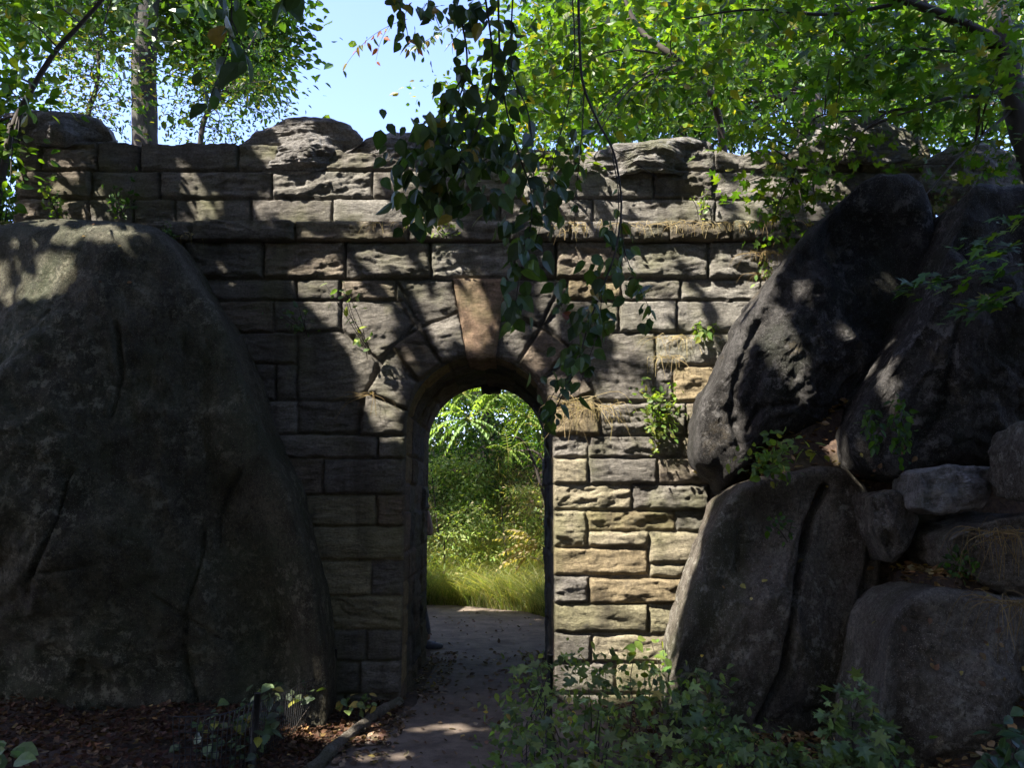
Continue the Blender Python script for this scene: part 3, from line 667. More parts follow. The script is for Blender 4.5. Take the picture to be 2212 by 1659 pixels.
# ------------------------------------------------------------------ leaf tools
def lt_ovate(wd=0.32, fold=0.10, droop=0.16):
    t = np.array([0, 0.18, 0.45, 0.75, 1.0]); hw = np.array([0, 0.8, 1.0, 0.55, 0]) * wd
    mid = [(a, 0, -droop * a * a) for a in t]
    V = mid + [(t[i], hw[i], fold * hw[i] / wd * 0.6 - droop * t[i] ** 2) for i in (1, 2, 3)] + [(t[i], -hw[i], fold * hw[i] / wd * 0.6 - droop * t[i] ** 2) for i in (1, 2, 3)]
    Fc = [(0, 1, 5, 5), (1, 2, 6, 5), (2, 3, 7, 6), (3, 4, 7, 7), (0, 8, 1, 1), (1, 8, 9, 2), (2, 9, 10, 3), (3, 10, 4, 4)]
    return np.array(V), np.array(Fc)
def lt_diamond(wd=0.28, fold=0.08, droop=0.1):
    V = [(0, 0, 0), (0.42, wd, fold - droop * .2), (1, 0, -droop), (0.42, -wd, fold - droop * .2)]
    return np.array(V), np.array([(0, 2, 1, 1), (0, 3, 2, 2)])
def lt_hex(wd=0.3, fold=0.07, droop=0.12):
    V = [(0, 0, 0), (0.25, wd * 0.8, fold), (0.62, wd * 0.8, fold - droop * .4), (1, 0, -droop), (0.62, -wd * 0.8, fold - droop * .4), (0.25, -wd * 0.8, fold)]
    return np.array(V), np.array([(0, 3, 2, 1), (0, 5, 4, 3)])
def lt_maple():
    pts = [(0.0, 0.0), (-0.04, .20), (0.12, .44), (0.26, .20), (0.62, .50), (0.55, .15), (1.0, 0), (0.55, -.15), (0.62, -.50), (0.26, -.20), (0.12, -.44), (-0.04, -.20)]
    V = [(a, b, -0.14 * a * a + 0.12 * abs(b)) for a, b in pts] + [(0.34, 0, -0.02)]
    return np.array(V), np.array([(12, i, (i + 1) % 12, (i + 1) % 12) for i in range(12)])
def leaves(name, P, Dr, Nn, S, tint, tmpl, mat, parent=None):
    tv, tf = tmpl; n, k = len(P), len(tv)
    Dr = unit(Dr); side = unit(np.cross(Nn, Dr)); up = np.cross(Dr, side)
    S = np.broadcast_to(np.asarray(S, float), (n,))
    V = P[:, None] + S[:, None, None] * (tv[None, :, 0:1] * Dr[:, None] + tv[None, :, 1:2] * side[:, None] + tv[None, :, 2:3] * up[:, None])
    V = V.reshape(-1, 3)
    tri = tf[:, 2] == tf[:, 3]
    Fq = (tf[None] + (np.arange(n) * k)[:, None, None]).reshape(-1, 4)
    m = np.tile(tri, n)
    T3 = [Fq[m][:, :3]]
    if (~m).any(): T3 += [Fq[~m][:, [0, 1, 2]], Fq[~m][:, [0, 2, 3]]]
    c = np.repeat(np.broadcast_to(np.asarray(tint, float), (n, 3)), k, 0)
    return mesh_from(name, V, np.concatenate(T3), mat, parent, c, smooth=False)
def tints(n, cols, wts, g, var=0.25):
    c = np.array(cols)[g.choice(len(cols), n, p=np.array(wts) / sum(wts))]
    return c * (1 + var * g.uniform(-1, 1, (n, 1))) * (1 + 0.1 * g.uniform(-1, 1, (n, 3)))
def inpoly(u, v, poly):
    P = np.array(poly, float); r = np.zeros(len(u), bool)
    for a, b in zip(P, np.roll(P, -1, 0)):
        c = (a[1] > v) != (b[1] > v)
        r ^= c & (u < (b[0] - a[0]) * (v - a[1]) / (b[1] - a[1] + 1e-12) + a[0])
    return r
def sample_poly(n, poly, g):
    P = np.array(poly, float); U = np.zeros(0); Vv = np.zeros(0)
    while len(U) < n:
        u = g.uniform(P[:, 0].min(), P[:, 0].max(), n * 2); v = g.uniform(P[:, 1].min(), P[:, 1].max(), n * 2)
        k = inpoly(u, v, poly); U = np.concatenate([U, u[k]]); Vv = np.concatenate([Vv, v[k]])
    return U[:n], Vv[:n]
LG = [(0.028, 0.066, 0.012), (0.048, 0.10, 0.014), (0.085, 0.135, 0.016), (0.15, 0.14, 0.025)]          # greens, dark to yellow
def rdir(n, g, up=0.0):
    d = g.normal(size=(n, 3)); d[:, 2] += up; return unit(d)
def catmull(P, n=8):
    P = np.asarray(P, float); Q = np.concatenate([[2 * P[0] - P[1]], P, [2 * P[-1] - P[-2]]]); out = []
    for i in range(1, len(Q) - 2):
        t = np.linspace(0, 1, n, endpoint=False)[:, None]
        out.append(0.5 * (2 * Q[i] + (Q[i + 1] - Q[i - 1]) * t + (2 * Q[i - 1] - 5 * Q[i] + 4 * Q[i + 1] - Q[i + 2]) * t ** 2 + (3 * Q[i] - Q[i - 1] - 3 * Q[i + 1] + Q[i + 2]) * t ** 3))
    return np.concatenate(out + [P[-1:]])
def W3(pts):      # list of (u, v, y)
    return np.array([W(u, v, y) for u, v, y in pts])
def crown(name, parent, regions, g, mat, tmpl, cols=LG, twig_from=None, twig_mat=None, twig_n=30, droop=-0.25):
    """regions: (photo polygon, y near, y far, clusters, leaves per cluster, cluster radius, leaf size, colour weights)"""
    P = []; S = []; Tn = []; D = []; CC = []
    for poly, y0, y1, nc, nl, cr, ls, wts in regions:
        u, v = sample_poly(nc, poly, g); y = g.uniform(y0, y1, nc); C = W(u, v, y); CC.append(C)
        cw = g.uniform(0.75, 1.25, nc)
        k = np.repeat(np.arange(nc), nl)
        off = g.normal(size=(len(k), 3)) * cr * np.array([1.1, 1.1, 0.34])
        P.append(C[k] + off); S.append(ls * g.uniform(0.55, 1.25, len(k)))
        d = unit(off * 0.8 + g.normal(size=off.shape) * cr * 0.9); d[:, 2] += droop; D.append(d)
        Tn.append(tints(len(k), cols, wts, g) * cw[k][:, None])
    P = np.concatenate(P); S = np.concatenate(S); Tn = np.concatenate(Tn); D = np.concatenate(D); C = np.concatenate(CC)
    N = unit(g.normal(size=P.shape) * 0.65 + np.array([0, 0, 1.0]))
    o = leaves(name, P, D, N, S, Tn, tmpl, mat, parent)
    if twig_from is not None:
        b = MB(); tf_ = np.asarray(twig_from, float)
        for c in C[g.choice(len(C), min(twig_n, len(C)), replace=False)]:
            a = tf_[np.argmin(np.linalg.norm(tf_ - c, axis=1) + 0.6 * np.maximum(0, tf_[:, 2] - c[2]))]
            mid = (a + c) / 2 + g.normal(size=3) * 0.05 * np.linalg.norm(c - a) + np.array([0, 0, 0.05 * np.linalg.norm(c - a)])
            r = 0.006 + 0.004 * np.linalg.norm(c - a)
            b.tube(catmull([a, mid, c], 6), np.linspace(r, 0.003, 13), 5)
            if twig_n <= 10 or twig_n == 70: b.build('limb', twig_mat or M_BARK, parent); b = MB()
        if b.v: b.build('limb', twig_mat or M_BARK, parent)
    return o
def trunk(parent, pts, r, mat, k=18, wob=0.05, seed=0, name='trunk'):
    b = MB(); P = catmull(pts, 10); b.tube(P, np.interp(np.linspace(0, 1, len(P)), np.linspace(0, 1, len(r)), r), k, wob=wob, seed=seed)
    b.build(name, mat, parent); return P

# ------------------------------------------------------------------ trees on the far side and at the flanks
def base_of(p): return (p[0], p[1], float(terr(p[0], p[1])))
def tree(label, tpts, tr, regions, seed, tmat=M_BARK, lmat=M_LEAF, tmpl=None, cols=LG, twigs=30, group=None, name='tree', wob=0.05):
    g = rng(seed); b = base_of(tpts[0]); t = thing(name, label, 'tree', b, group)
    P = np.array([tuple(b[:2]) + (b[2] - 0.1,)] + [tuple(p) for p in tpts[1:]])
    Q = trunk(t, P, tr, tmat, seed=seed, wob=wob)
    if regions: crown('crown', t, regions, g, lmat, tmpl or lt_hex(), cols, Q[len(Q) // 3:], tmat, twigs)
    return t
def col_(u, v, y): return tuple(W(u, v, y))
# straight maple trunk at upper left
y = 6.5
TALL = tree('tall straight ridged trunk behind the left parapet with a dense green crown', [col_(312, 700, y), col_(312, 310, y), col_(310, 150, y), col_(318, 0, y), col_(322, -160, y), col_(330, -330, y)], [0.24, 0.22, 0.215, 0.2, 0.16, 0.06],
     [([(330, -120), (610, -120), (610, 60), (592, 120), (560, 190), (500, 190), (430, 150), (345, 110)], 6.9, 9.6, 170, 60, 0.34, 0.17, (6, 4, 1, .1)),
      ([(-40, -120), (330, -120), (285, 70), (180, 60), (60, 90), (-40, 60)], 6.9, 9.8, 120, 58, 0.36, 0.17, (6, 4, 1.5, .2)),
      ([(-300, -500), (700, -500), (600, -120), (-300, -120)], 5.5, 9, 60, 40, 0.45, 0.2, (5, 4, 2, .3))], 31, tmpl=lt_hex(0.36), twigs=45, wob=0.03)
y = 4.2
tree('thin sparse tree with scattered small leaves against the bright sky behind the left parapet', [col_(440, 900, y), col_(432, 320, y), col_(470, 200, y), col_(520, 130, y), col_(560, 60, y)], [0.05, 0.04, 0.03, 0.02, 0.008],
     [([(360, 120), (590, 170), (600, 260), (560, 310), (350, 310)], 3.4, 5.2, 70, 34, 0.20, 0.075, (6, 2, 2, 1.5)),
      ([(470, 60), (620, 90), (605, 190), (480, 210)], 3.6, 5.0, 30, 24, 0.18, 0.075, (6, 3, 1, 1))], 32, twigs=45, tmpl=lt_hex(0.25))
tree('thin sparse tree left of the tall trunk, yellowing leaves with sky between them', [col_(190, 900, y), col_(185, 300, y), col_(210, 180, y), col_(215, 90, y), col_(240, 0, y)], [0.045, 0.04, 0.03, 0.02, 0.008],
     [([(70, 90), (285, 60), (285, 290), (100, 250)], 3.4, 5.2, 62, 32, 0.22, 0.08, (5, 2, 2, 2.5))], 33, twigs=40, tmpl=lt_hex(0.25))
y = -0.35
tree('slim slanting sapling with broad green leaves at the left edge above the huge boulder', [col_(-60, 520, y), col_(10, 350, y), col_(30, 270, y), col_(70, 190, y), col_(120, 110, y), col_(175, 50, y), col_(235, -20, y), col_(300, -120, y)], [0.032, 0.03, 0.028, 0.025, 0.022, 0.019, 0.016, 0.010],
     [([(-60, -40), (130, -40), (100, 60), (80, 130), (110, 200), (70, 240), (40, 330), (-60, 330)], -0.9, 0.8, 46, 16, 0.15, 0.11, (3, 4, 3, .6)),
      ([(-40, 310), (30, 300), (45, 380), (20, 440), (-40, 440)], -0.7, 0.0, 12, 18, 0.12, 0.09, (3, 4, 3, .3)),
      ([(-70, 190), (30, 240), (34, 470), (-70, 490)], 0.1, 1.0, 60, 30, 0.16, 0.09, (5, 4, 1, .2))], 34, tmat=M_TWIG, tmpl=lt_ovate(0.28), twigs=20)
# right-hand wood
y = 7.0
tree('broad pale flaking trunk rising at the right edge behind the foliage', [col_(2330, 800, y), col_(2260, 350, y), col_(2190, 180, y), col_(2110, 30, y), col_(2070, -60, y), col_(2030, -250, y)], [0.36, 0.30, 0.27, 0.24, 0.22, 0.15],
     [([(1500, -100), (2350, -100), (2350, 300), (2000, 290), (1700, 240), (1560, 200)], 5.5, 9.5, 220, 52, 0.40, 0.17, (6, 4, 1, .1)),
      ([(1500, -500), (2500, -500), (2500, -100), (1400, -100)], 5, 9, 60, 40, 0.45, 0.2, (5, 4, 2, .3))], 41, tmat=M_PALE, twigs=40)
y = 5.0
tree('slender brown trunk in the middle of the bright foliage right of the vines', [col_(1800, 800, y), col_(1770, 300, y), col_(1750, 180, y), col_(1722, 80, y), col_(1690, 0, y), col_(1640, -140, y)], [0.12, 0.10, 0.09, 0.08, 0.07, 0.03],
     [([(1120, -60), (1700, -60), (1720, 250), (1560, 270), (1300, 280), (1130, 200)], 3.2, 6.5, 190, 52, 0.34, 0.14, (5, 5, 2, .2)),
      ([(1000, 230), (1140, 210), (1260, 300), (1010, 330)], 3.0, 5.5, 40, 34, 0.22, 0.11, (3, 5, 4, 1))], 42, twigs=50)
y = 8.5
tree('dark dense evergreen behind the squared capstone', [col_(1480, 900, y), col_(1475, 320, y), col_(1470, 150, y)], [0.14, 0.12, 0.06],
     [([(1380, 150), (1570, 160), (1640, 340), (1340, 340)], 7.8, 9.5, 80, 60, 0.28, 0.12, (1, .2, 0, 0))], 43, cols=[(0.018, 0.04, 0.014), (0.04, 0.07, 0.02), LG[2], LG[3]], twigs=10)
y = 11.0
tree('deep green tree standing farther back behind the right half of the parapet', [col_(1750, 900, y), col_(1745, 300, y), col_(1740, 100, y), col_(1735, -100, y)], [0.3, 0.25, 0.2, 0.1],
     [([(1190, -80), (2350, -80), (2350, 330), (1500, 330), (1180, 300)], 10, 13.5, 330, 60, 0.5, 0.19, (5, 2, .4, 0))], 48, cols=[(0.015, 0.04, 0.010), (0.028, 0.062, 0.012), LG[2], LG[3]], twigs=12, tmpl=lt_hex(0.34))
y = 1.4
tree('young tree with yellow green leaves leaning over the right parapet', [col_(1600, 700, y + 1.6), col_(1560, 300, y + 1.3), col_(1480, 150, y), col_(1380, 60, y), col_(1330, -60, y)], [0.06, 0.05, 0.045, 0.03, 0.01],
     [([(1090, 60), (1500, -40), (1700, 60), (1560, 200), (1400, 250), (1250, 280), (1120, 260), (1060, 180)], 0.3, 2.6, 130, 22, 0.22, 0.135, (2, 5, 6, 1)),
      ([(1060, 280), (1240, 290), (1300, 350), (1150, 400), (1080, 380)], -0.3, 0.1, 18, 16, 0.13, 0.09, (2, 5, 5, 1)),
      ([(900, 180), (1080, 130), (1120, 260), (940, 330)], 1.0, 2.6, 16, 16, 0.16, 0.09, (3, 4, 4, 2))], 44, tmpl=lt_ovate(0.27), twigs=14, tmat=M_TWIG)
# dark near trunk with limbs at upper right
y = -0.6
t5 = thing('tree', 'dark near tree at the right edge whose limbs carry sunlit maple leaves across the parapet', 'tree', base_of(col_(2420, 900, y)))
tb = base_of(col_(2420, 900, y))
Q5 = trunk(t5, [(tb[0], tb[1], tb[2] - 0.1), col_(2330, 600, y), col_(2250, 400, y), col_(2200, 250, y), col_(2172, 120, y), col_(2150, 0, y), col_(2130, -150, y)], [0.13, 0.12, 0.11, 0.10, 0.095, 0.085, 0.06], M_TWIG, seed=5)
b5 = MB(); L5 = []
for pts, r0, r1 in [([(2165, 100, y), (2120, 70, y - .1), (2040, 32, y - .2), (1960, 2, y - .3), (1900, -20, y - .4)], 0.055, 0.03),
                    ([(2205, 175, y), (2130, 205, y - .1), (2059, 209, y - .15), (1981, 231, y - .2), (1920, 241, y - .2), (1864, 284, y - .3), (1830, 330, y - .35)], 0.022, 0.006),
                    ([(1920, 241, y - .2), (1830, 240, y - .2), (1760, 255, y - .2), (1745, 300, y - .2), (1715, 380, y - .3)], 0.010, 0.004),
                    ([(2200, 90, y), (2080, 110, y), (1960, 105, y), (1840, 130, y), (1780, 180, y)], 0.016, 0.004),
                    ([(1960, 2, y - .3), (1800, 30, y - .3), (1620, 20, y - .4), (1480, 40, y - .4)], 0.02, 0.005),
                    ([(2195, 230, y), (2080, 330, y - .3), (2000, 420, y - .5)], 0.015, 0.004)]:
    P = catmull(W3(pts), 8); L5.append(P); b5 = MB(); b5.tube(P, np.linspace(r0, r1, len(P)), 7); b5.build('limb', M_TWIG, t5)
crown('crown', t5, [([(1585, 300), (1700, 250), (1830, 260), (1880, 330), (1860, 400), (1760, 470), (1700, 500), (1640, 480), (1590, 420)], -1.15, -0.55, 40, 10, 0.14, 0.095, (1, 4, 6, .5)),
                    ([(1620, -40), (2230, -40), (2230, 260), (2000, 260), (1780, 200), (1680, 120)], -1.3, 0.2, 125, 15, 0.20, 0.125, (4, 5, 3, .2)),
                    ([(1900, 260), (2100, 250), (2212, 350), (2180, 420), (2060, 400), (1930, 370)], -1.2, -0.3, 16, 11, 0.12, 0.085, (3, 5, 3, .2)),
                    ([(1600, 430), (1760, 440), (1750, 530), (1640, 520)], -0.9, -0.5, 8, 8, 0.09, 0.075, (3, 5, 3, .2))], rng(45), M_LEAF, lt_maple(), LG, np.concatenate(L5), M_TWIG, 70)
# leafy spray reaching in low from the right edge
gsp = rng(46)
sp = thing('branch', 'low spray of pointed maple leaves reaching in from the right edge over the steep boulder', 'branch', W(2260, 560, -2.6))
bb = MB(); Ls = []
for pts in [[(2330, 560, -2.6), (2180, 575, -2.7), (2060, 605, -2.8), (1950, 618, -2.9)], [(2300, 600, -2.6), (2180, 640, -2.75), (2060, 672, -2.9)], [(2330, 520, -2.5), (2200, 530, -2.6), (2120, 545, -2.7)], [(2300, 440, -2.3), (2200, 470, -2.4), (2080, 540, -2.5)]]:
    P = catmull(W3(pts), 8); Ls.append(P); bb.tube(P, np.linspace(0.007, 0.002, len(P)), 5)
bb.build('twig', M_TWIG, sp)
LP = np.concatenate(Ls); LP = LP[gsp.integers(0, len(LP), 150)] + gsp.normal(size=(150, 3)) * np.array([0.05, 0.06, 0.03])
leaves('foliage', LP, np.stack([-1 + 0 * LP[:, 0], gsp.normal(size=150) * .6, -0.3 + gsp.normal(size=150) * .35], -1), unit(gsp.normal(size=(150, 3)) * 0.35 + np.array([0, -0.35, 1])), gsp.uniform(0.06, 0.11, 150), tints(150, LG, (3, 5, 2, .1), gsp), lt_maple(), M_LEAF, sp)

# ------------------------------------------------------------------ hanging branches in front of the arch
DG = [(0.028, 0.052, 0.020), (0.045, 0.08, 0.026), (0.075, 0.12, 0.028), (0.20, 0.15, 0.03), (0.16, 0.05, 0.02)]
def hanging(label, strands, blobs, seed, size, wts, name='hanging_branch', per=0.055, tmpl=None, side=0.05, mat=None):
    """strands: photo polylines (u, v, y), bare or leafy; blobs: extra leaf clumps (u, v, y, ru, rv, n)"""
    g = rng(seed); s0 = strands[0][0][0]
    t = thing(name, label, 'branch', W(*s0))
    b = MB(); P = []; D = []
    for pts, r, v0, v1 in strands:
        C = catmull(W3(pts), 8); b.tube(C, np.linspace(r, max(r * 0.35, 0.0012), len(C)), 5)
        L = np.concatenate([[0], np.cumsum(np.linalg.norm(np.diff(C, axis=0), axis=1))])
        n = max(2, int(L[-1] / per))
        s = np.linspace(0, L[-1], n) + g.normal(size=n) * per * 0.3
        q = np.stack([np.interp(s, L, C[:, i]) for i in range(3)], -1)
        k = (PX(q)[1] > v0) & (PX(q)[1] < v1); q = q[k]
        sg = np.where(np.arange(len(q)) % 2, 1, -1)
        d = np.stack([sg * g.uniform(0.25, 0.9, len(q)), g.normal(size=len(q)) * 0.4, -g.uniform(0.5, 1.1, len(q))], -1)
        P.append(q + unit(d) * 0.012); D.append(d)
    for u, v, yy, ru, rv, n in blobs:
        q = W(u + g.normal(size=n) * ru * 0.55, v + g.normal(size=n) * rv * 0.55, yy + g.normal(size=n) * 0.10)
        P.append(q); D.append(np.stack([g.normal(size=n) * 0.5, g.normal(size=n) * 0.4, -g.uniform(0.4, 1.1, n)], -1))
    P = np.concatenate(P); D = np.concatenate(D); k_ = g.uniform(size=len(P)) < 0.85; P = P[k_]; D = D[k_]; n = len(P)
    N = unit(np.stack([g.normal(size=n) * 0.9, -0.7 + g.normal(size=n) * 0.7, 0.5 + g.normal(size=n) * 0.5], -1))
    b.build('stem', M_TWIG, t)
    leaves('foliage', P, D, N, size * g.uniform(0.45, 1.25, n), tints(n, DG, wts, g), tmpl or lt_ovate(0.36), mat or M_LEAFD, t)
    return t
Y1 = -3.3
hanging('heaviest clump of dark broad leaves hanging in front of the parapet left of the keystone',
        [([(962, -60, Y1), (1000, 60, Y1), (1008, 150, Y1), (985, 230, Y1), (958, 290, Y1), (930, 360, Y1), (912, 430, Y1), (905, 490, Y1)], 0.006, -60, 480),
         ([(1040, -60, Y1), (1064, 120, Y1), (1050, 220, Y1), (1020, 300, Y1), (990, 360, Y1), (960, 430, Y1)], 0.006, -60, 430),
         ([(1008, 150, Y1), (960, 230, Y1), (905, 300, Y1), (890, 370, Y1)], 0.004, 100, 400)],
        [(1000, 190, Y1, 60, 60, 26), (970, 260, Y1, 70, 34, 34), (945, 320, Y1, 96, 66, 118), (1020, 350, Y1, 110, 70, 64), (925, 410, Y1, 74, 56, 70), (908, 460, Y1, 34, 36, 18), (1035, 60, Y1, 60, 90, 20), (1010, 410, Y1, 90, 44, 34), (1050, 20, Y1, 90, 40, 16)], 51, 0.093, (4, 4, 2, .2, .0), per=0.08)
hanging('middle strand of dark leaves trailing beside the right edge of the keystone',
        [([(1075, -60, Y1), (1080, 120, Y1), (1093, 230, Y1), (1120, 330, Y1), (1148, 420, Y1), (1142, 520, Y1), (1122, 600, Y1), (1108, 700, Y1)], 0.006, -60, 720),
         ([(1110, -60, Y1), (1105, 140, Y1), (1140, 240, Y1), (1150, 330, Y1), (1152, 430, Y1), (1135, 560, Y1)], 0.005, -60, 600)],
        [(1085, 130, Y1, 60, 90, 16), (1100, 340, Y1, 70, 70, 30), (1145, 470, Y1, 56, 50, 32), (1125, 560, Y1, 44, 55, 30), (1108, 660, Y1, 24, 50, 18), (1200, 400, Y1, 50, 50, 16)], 52, 0.09, (4, 5, 2, .4, .03), per=0.08)
Y2 = -3.1
hanging('longest strand of round dark leaves hanging down to the crown of the opening',
        [([(1248, -60, Y2), (1253, 120, Y2), (1262, 190, Y2), (1290, 260, Y2), (1322, 320, Y2), (1336, 380, Y2), (1342, 450, Y2), (1330, 540, Y2), (1302, 620, Y2), (1272, 700, Y2), (1242, 800, Y2), (1202, 880, Y2), (1188, 930, Y2)], 0.008, 560, 960),
         ([(1302, 620, Y2), (1290, 720, Y2), (1262, 800, Y2), (1250, 850, Y2)], 0.003, 600, 860),
         ([(1242, 800, Y2), (1196, 850, Y2), (1178, 900, Y2), (1166, 955, Y2)], 0.003, 800, 970)],
        [(1290, 600, Y2, 30, 50, 18), (1262, 690, Y2, 34, 55, 30), (1238, 770, Y2, 40, 40, 30), (1200, 830, Y2, 34, 34, 16), (1190, 900, Y2, 20, 34, 9), (1215, 640, Y2, 24, 50, 12), (1310, 690, Y2, 24, 40, 10)], 53, 0.085, (3, 6, 2, .5, .05))
Y3 = -2.9
hanging('thin strand ending in a loose bunch of mid green leaves right of the vines',
        [([(1342, 450, Y3), (1345, 520, Y3), (1362, 580, Y3), (1390, 640, Y3), (1415, 690, Y3)], 0.004, 420, 700),
         ([(1322, 330, Y3), (1336, 420, Y3), (1330, 500, Y3), (1310, 580, Y3)], 0.004, 400, 600)],
        [(1318, 470, Y3, 20, 30, 8), (1342, 530, Y3, 24, 28, 9), (1370, 625, Y3, 34, 24, 16), (1400, 680, Y3, 16, 30, 7), (1325, 580, Y3, 24, 24, 10)], 54, 0.08, (1, 4, 5, .4, 0))
hanging('bare drooping twigs with few leaves crossing the parapet right of the vines',
        [([(1262, 190, Y2), (1256, 300, Y2), (1246, 400, Y2), (1240, 490, Y2)], 0.004, 330, 420),
         ([(1235, -40, Y2), (1240, 150, Y2), (1200, 330, Y2), (1180, 430, Y2), (1160, 520, Y2)], 0.004, 380, 520),
         ([(1322, 320, Y2), (1400, 370, Y2), (1460, 420, Y2)], 0.002, 0, 10)],
        [(1225, 380, Y2, 24, 50, 14), (1240, 300, Y2, 30, 30, 9), (1210, 450, Y2, 30, 26, 9)], 55, 0.085, (3, 5, 2, .5, .1))
hanging('ragged dark leaf clump hanging from the top edge right of the sky gap',
        [([(850, -60, Y1), (866, 20, Y1), (878, 60, Y1), (884, 100, Y1)], 0.004, -60, 110), ([(900, -60, Y1), (930, 10, Y1), (950, 60, Y1)], 0.004, -60, 60)],
        [(870, 15, Y1, 26, 26, 16), (882, 70, Y1, 26, 26, 10), (940, 10, Y1, 40, 22, 14), (1000, 10, Y1, 36, 24, 12)], 56, 0.085, (4, 4, 3, .8, .3))
hanging('fine leaf spray against the sky beside the hanging vines',
        [([(1010, 20, -1.6), (960, 60, -1.6), (915, 90, -1.6), (880, 100, -1.6)], 0.003, -60, 300), ([(1000, 60, -1.6), (975, 90, -1.6), (960, 110, -1.6)], 0.003, -60, 300)],
        [(950, 80, -1.6, 40, 28, 24), (900, 95, -1.6, 26, 20, 10), (985, 60, -1.6, 26, 26, 14)], 57, 0.065, (4, 3, 2, 1, 1), tmpl=lt_ovate(0.24))
hanging('small sprig of reddish leaves floating in the sky gap',
        [([(880, 40, -1.8), (840, 55, -1.8), (800, 80, -1.8), (765, 115, -1.8), (740, 150, -1.8)], 0.002, -60, 300), ([(840, 55, -1.8), (822, 90, -1.8), (812, 130, -1.8)], 0.002, -60, 300)],
        [(812, 75, -1.8, 26, 16, 7), (770, 95, -1.8, 12, 14, 5)], 58, 0.06, (2, .4, .3, 1.5, 5), tmpl=lt_ovate(0.22), per=0.06)
Y4 = -4.1
hanging('cluster of large dark drooping leaves at the top left in front of the tall trunk',
        [([(500, -60, Y4), (500, 40, Y4), (492, 110, Y4), (470, 170, Y4), (450, 220, Y4)], 0.004, -60, 230), ([(500, 40, Y4), (525, 100, Y4), (540, 150, Y4)], 0.003, -60, 160)],
        [(492, 40, Y4, 24, 40, 9), (530, 120, Y4, 22, 26, 5), (455, 195, Y4, 26, 26, 7)], 59, 0.10, (6, 3, .3, .1, 0), per=0.075)
hanging('two dark leaf tips poking in at the top edge of the sky gap',
        [([(600, -60, Y4), (612, -20, Y4), (622, 5, Y4)], 0.003, -60, 30)], [(608, -6, Y4, 14, 10, 4), (640, -10, Y4, 14, 6, 3)], 60, 0.085, (6, 2, .2, 0, 0))

# ------------------------------------------------------------------ plants rooted in the masonry
def plant(label, u, v, y, ru, rv, n, size, wts, seed, stems=5, name='plant', tmpl=None, cols=LG, droop=-0.1, mat=None, root=None, ry=0.08, cat='plant', group=None):
    g = rng(seed); r = W(*(root or (u, v + rv, y))); r = np.asarray(r, float)
    t = thing(name, label, cat, r, group)
    b = MB(); tips = []
    for i in range(stems):
        e = W(u + g.uniform(-1, 1) * ru * 0.85, v + g.uniform(-1, 0.7) * rv * 0.85, y + g.normal() * ry)
        C = catmull([r + g.normal(size=3) * 0.02, (r + e) / 2 + g.normal(size=3) * 0.05 * np.linalg.norm(e - r), e], 8); tips.append(C)
        b.tube(C, np.linspace(0.005, 0.0015, len(C)), 5)
    b.build('stem', M_TWIG, t)
    C = np.concatenate([c[3:] for c in tips]); k = g.integers(0, len(C), n)
    P = C[k] + g.normal(size=(n, 3)) * np.array([ru / 245, ry * 3, rv / 245]) * 0.22
    d = unit(g.normal(size=(n, 3)) + 0.6 * unit(P - r)); d[:, 2] += droop
    N = unit(g.normal(size=(n, 3)) * 0.55 + np.array([0, -0.5, 0.9]))
    leaves('foliage', P, d, N, size * g.uniform(0.55, 1.25, n), tints(n, cols, wts, g), tmpl or lt_ovate(0.3), mat or M_LEAF, t)
    return t
BR = [(0.06, 0.11, 0.03), (0.10, 0.17, 0.04), (0.15, 0.21, 0.05), (0.22, 0.24, 0.06)]
plant('bushy bright green plant growing from a joint right of the opening', 1420, 900, -0.14, 58, 74, 330, 0.055, (1, 3, 4, 1), 61, 14, cols=BR, root=(1425, 905, -0.02))
plant('small drooping bright sprig below the bushy wall plant', 1412, 970, -0.10, 14, 26, 26, 0.05, (0, 2, 4, 2), 62, 3, cols=BR, root=(1415, 945, -0.02))
plant('small glossy green tuft high on the sunlit stones right of the vines', 1512, 715, -0.12, 30, 28, 40, 0.075, (1, 4, 2, 1), 63, 5, cols=BR, root=(1505, 705, -0.03), droop=-0.6)
plant('spindly weed standing in front of the parapet right of the squared capstone', 1508, 430, -0.1, 24, 45, 40, 0.05, (0, 3, 4, 2), 64, 4, cols=BR, root=(1515, 482, -0.06))
plant('weed with yellowing leaves at the base of the parapet beside the spindly one', 1700, 430, -0.2, 40, 30, 34, 0.065, (1, 3, 3, 1), 65, 4, cols=BR, root=(1690, 470, -0.12))
plant('arching sapling with pale leaves growing from the dark left masonry', 712, 620, -0.45, 50, 45, 30, 0.075, (1, 3, 3, 2), 66, 5, cols=[(0.08, .14, .07), (0.13, .2, .09), (0.18, 0.24, 0.10), (0.22, .26, .04)], root=(800, 770, -0.02))
plant('dim trailing weed in front of the dark left masonry', 625, 690, -0.3, 52, 36, 46, 0.06, (3, 3, 0, 0), 67, 5, cols=[(0.05, .085, .05), (0.07, .12, .06), BR[1], BR[2]], root=(660, 720, -0.02))
plant('leafy weed on the pitted left end of the parapet', 125, 425, -0.2, 38, 46, 70, 0.06, (2, 4, 2, 0), 68, 5, root=(120, 480, -0.12), cols=BR)
plant('low weed against the dark parapet stones left of centre', 270, 408, -0.15, 56, 38, 80, 0.055, (4, 2, 0, 0), 69, 6, root=(260, 470, -0.12))
plant('trailing greenery in the corner between huge boulder and string course', 370, 500, -0.2, 24, 26, 40, 0.05, (3, 3, 0, 0), 70, 4, root=(370, 520, -0.06))
plant('small sunlit leaves in front of the string course below the leaf clump', 960, 480, -0.18, 70, 24, 40, 0.05, (1, 3, 4, 1), 71, 5, cols=BR, root=(960, 515, -0.12))
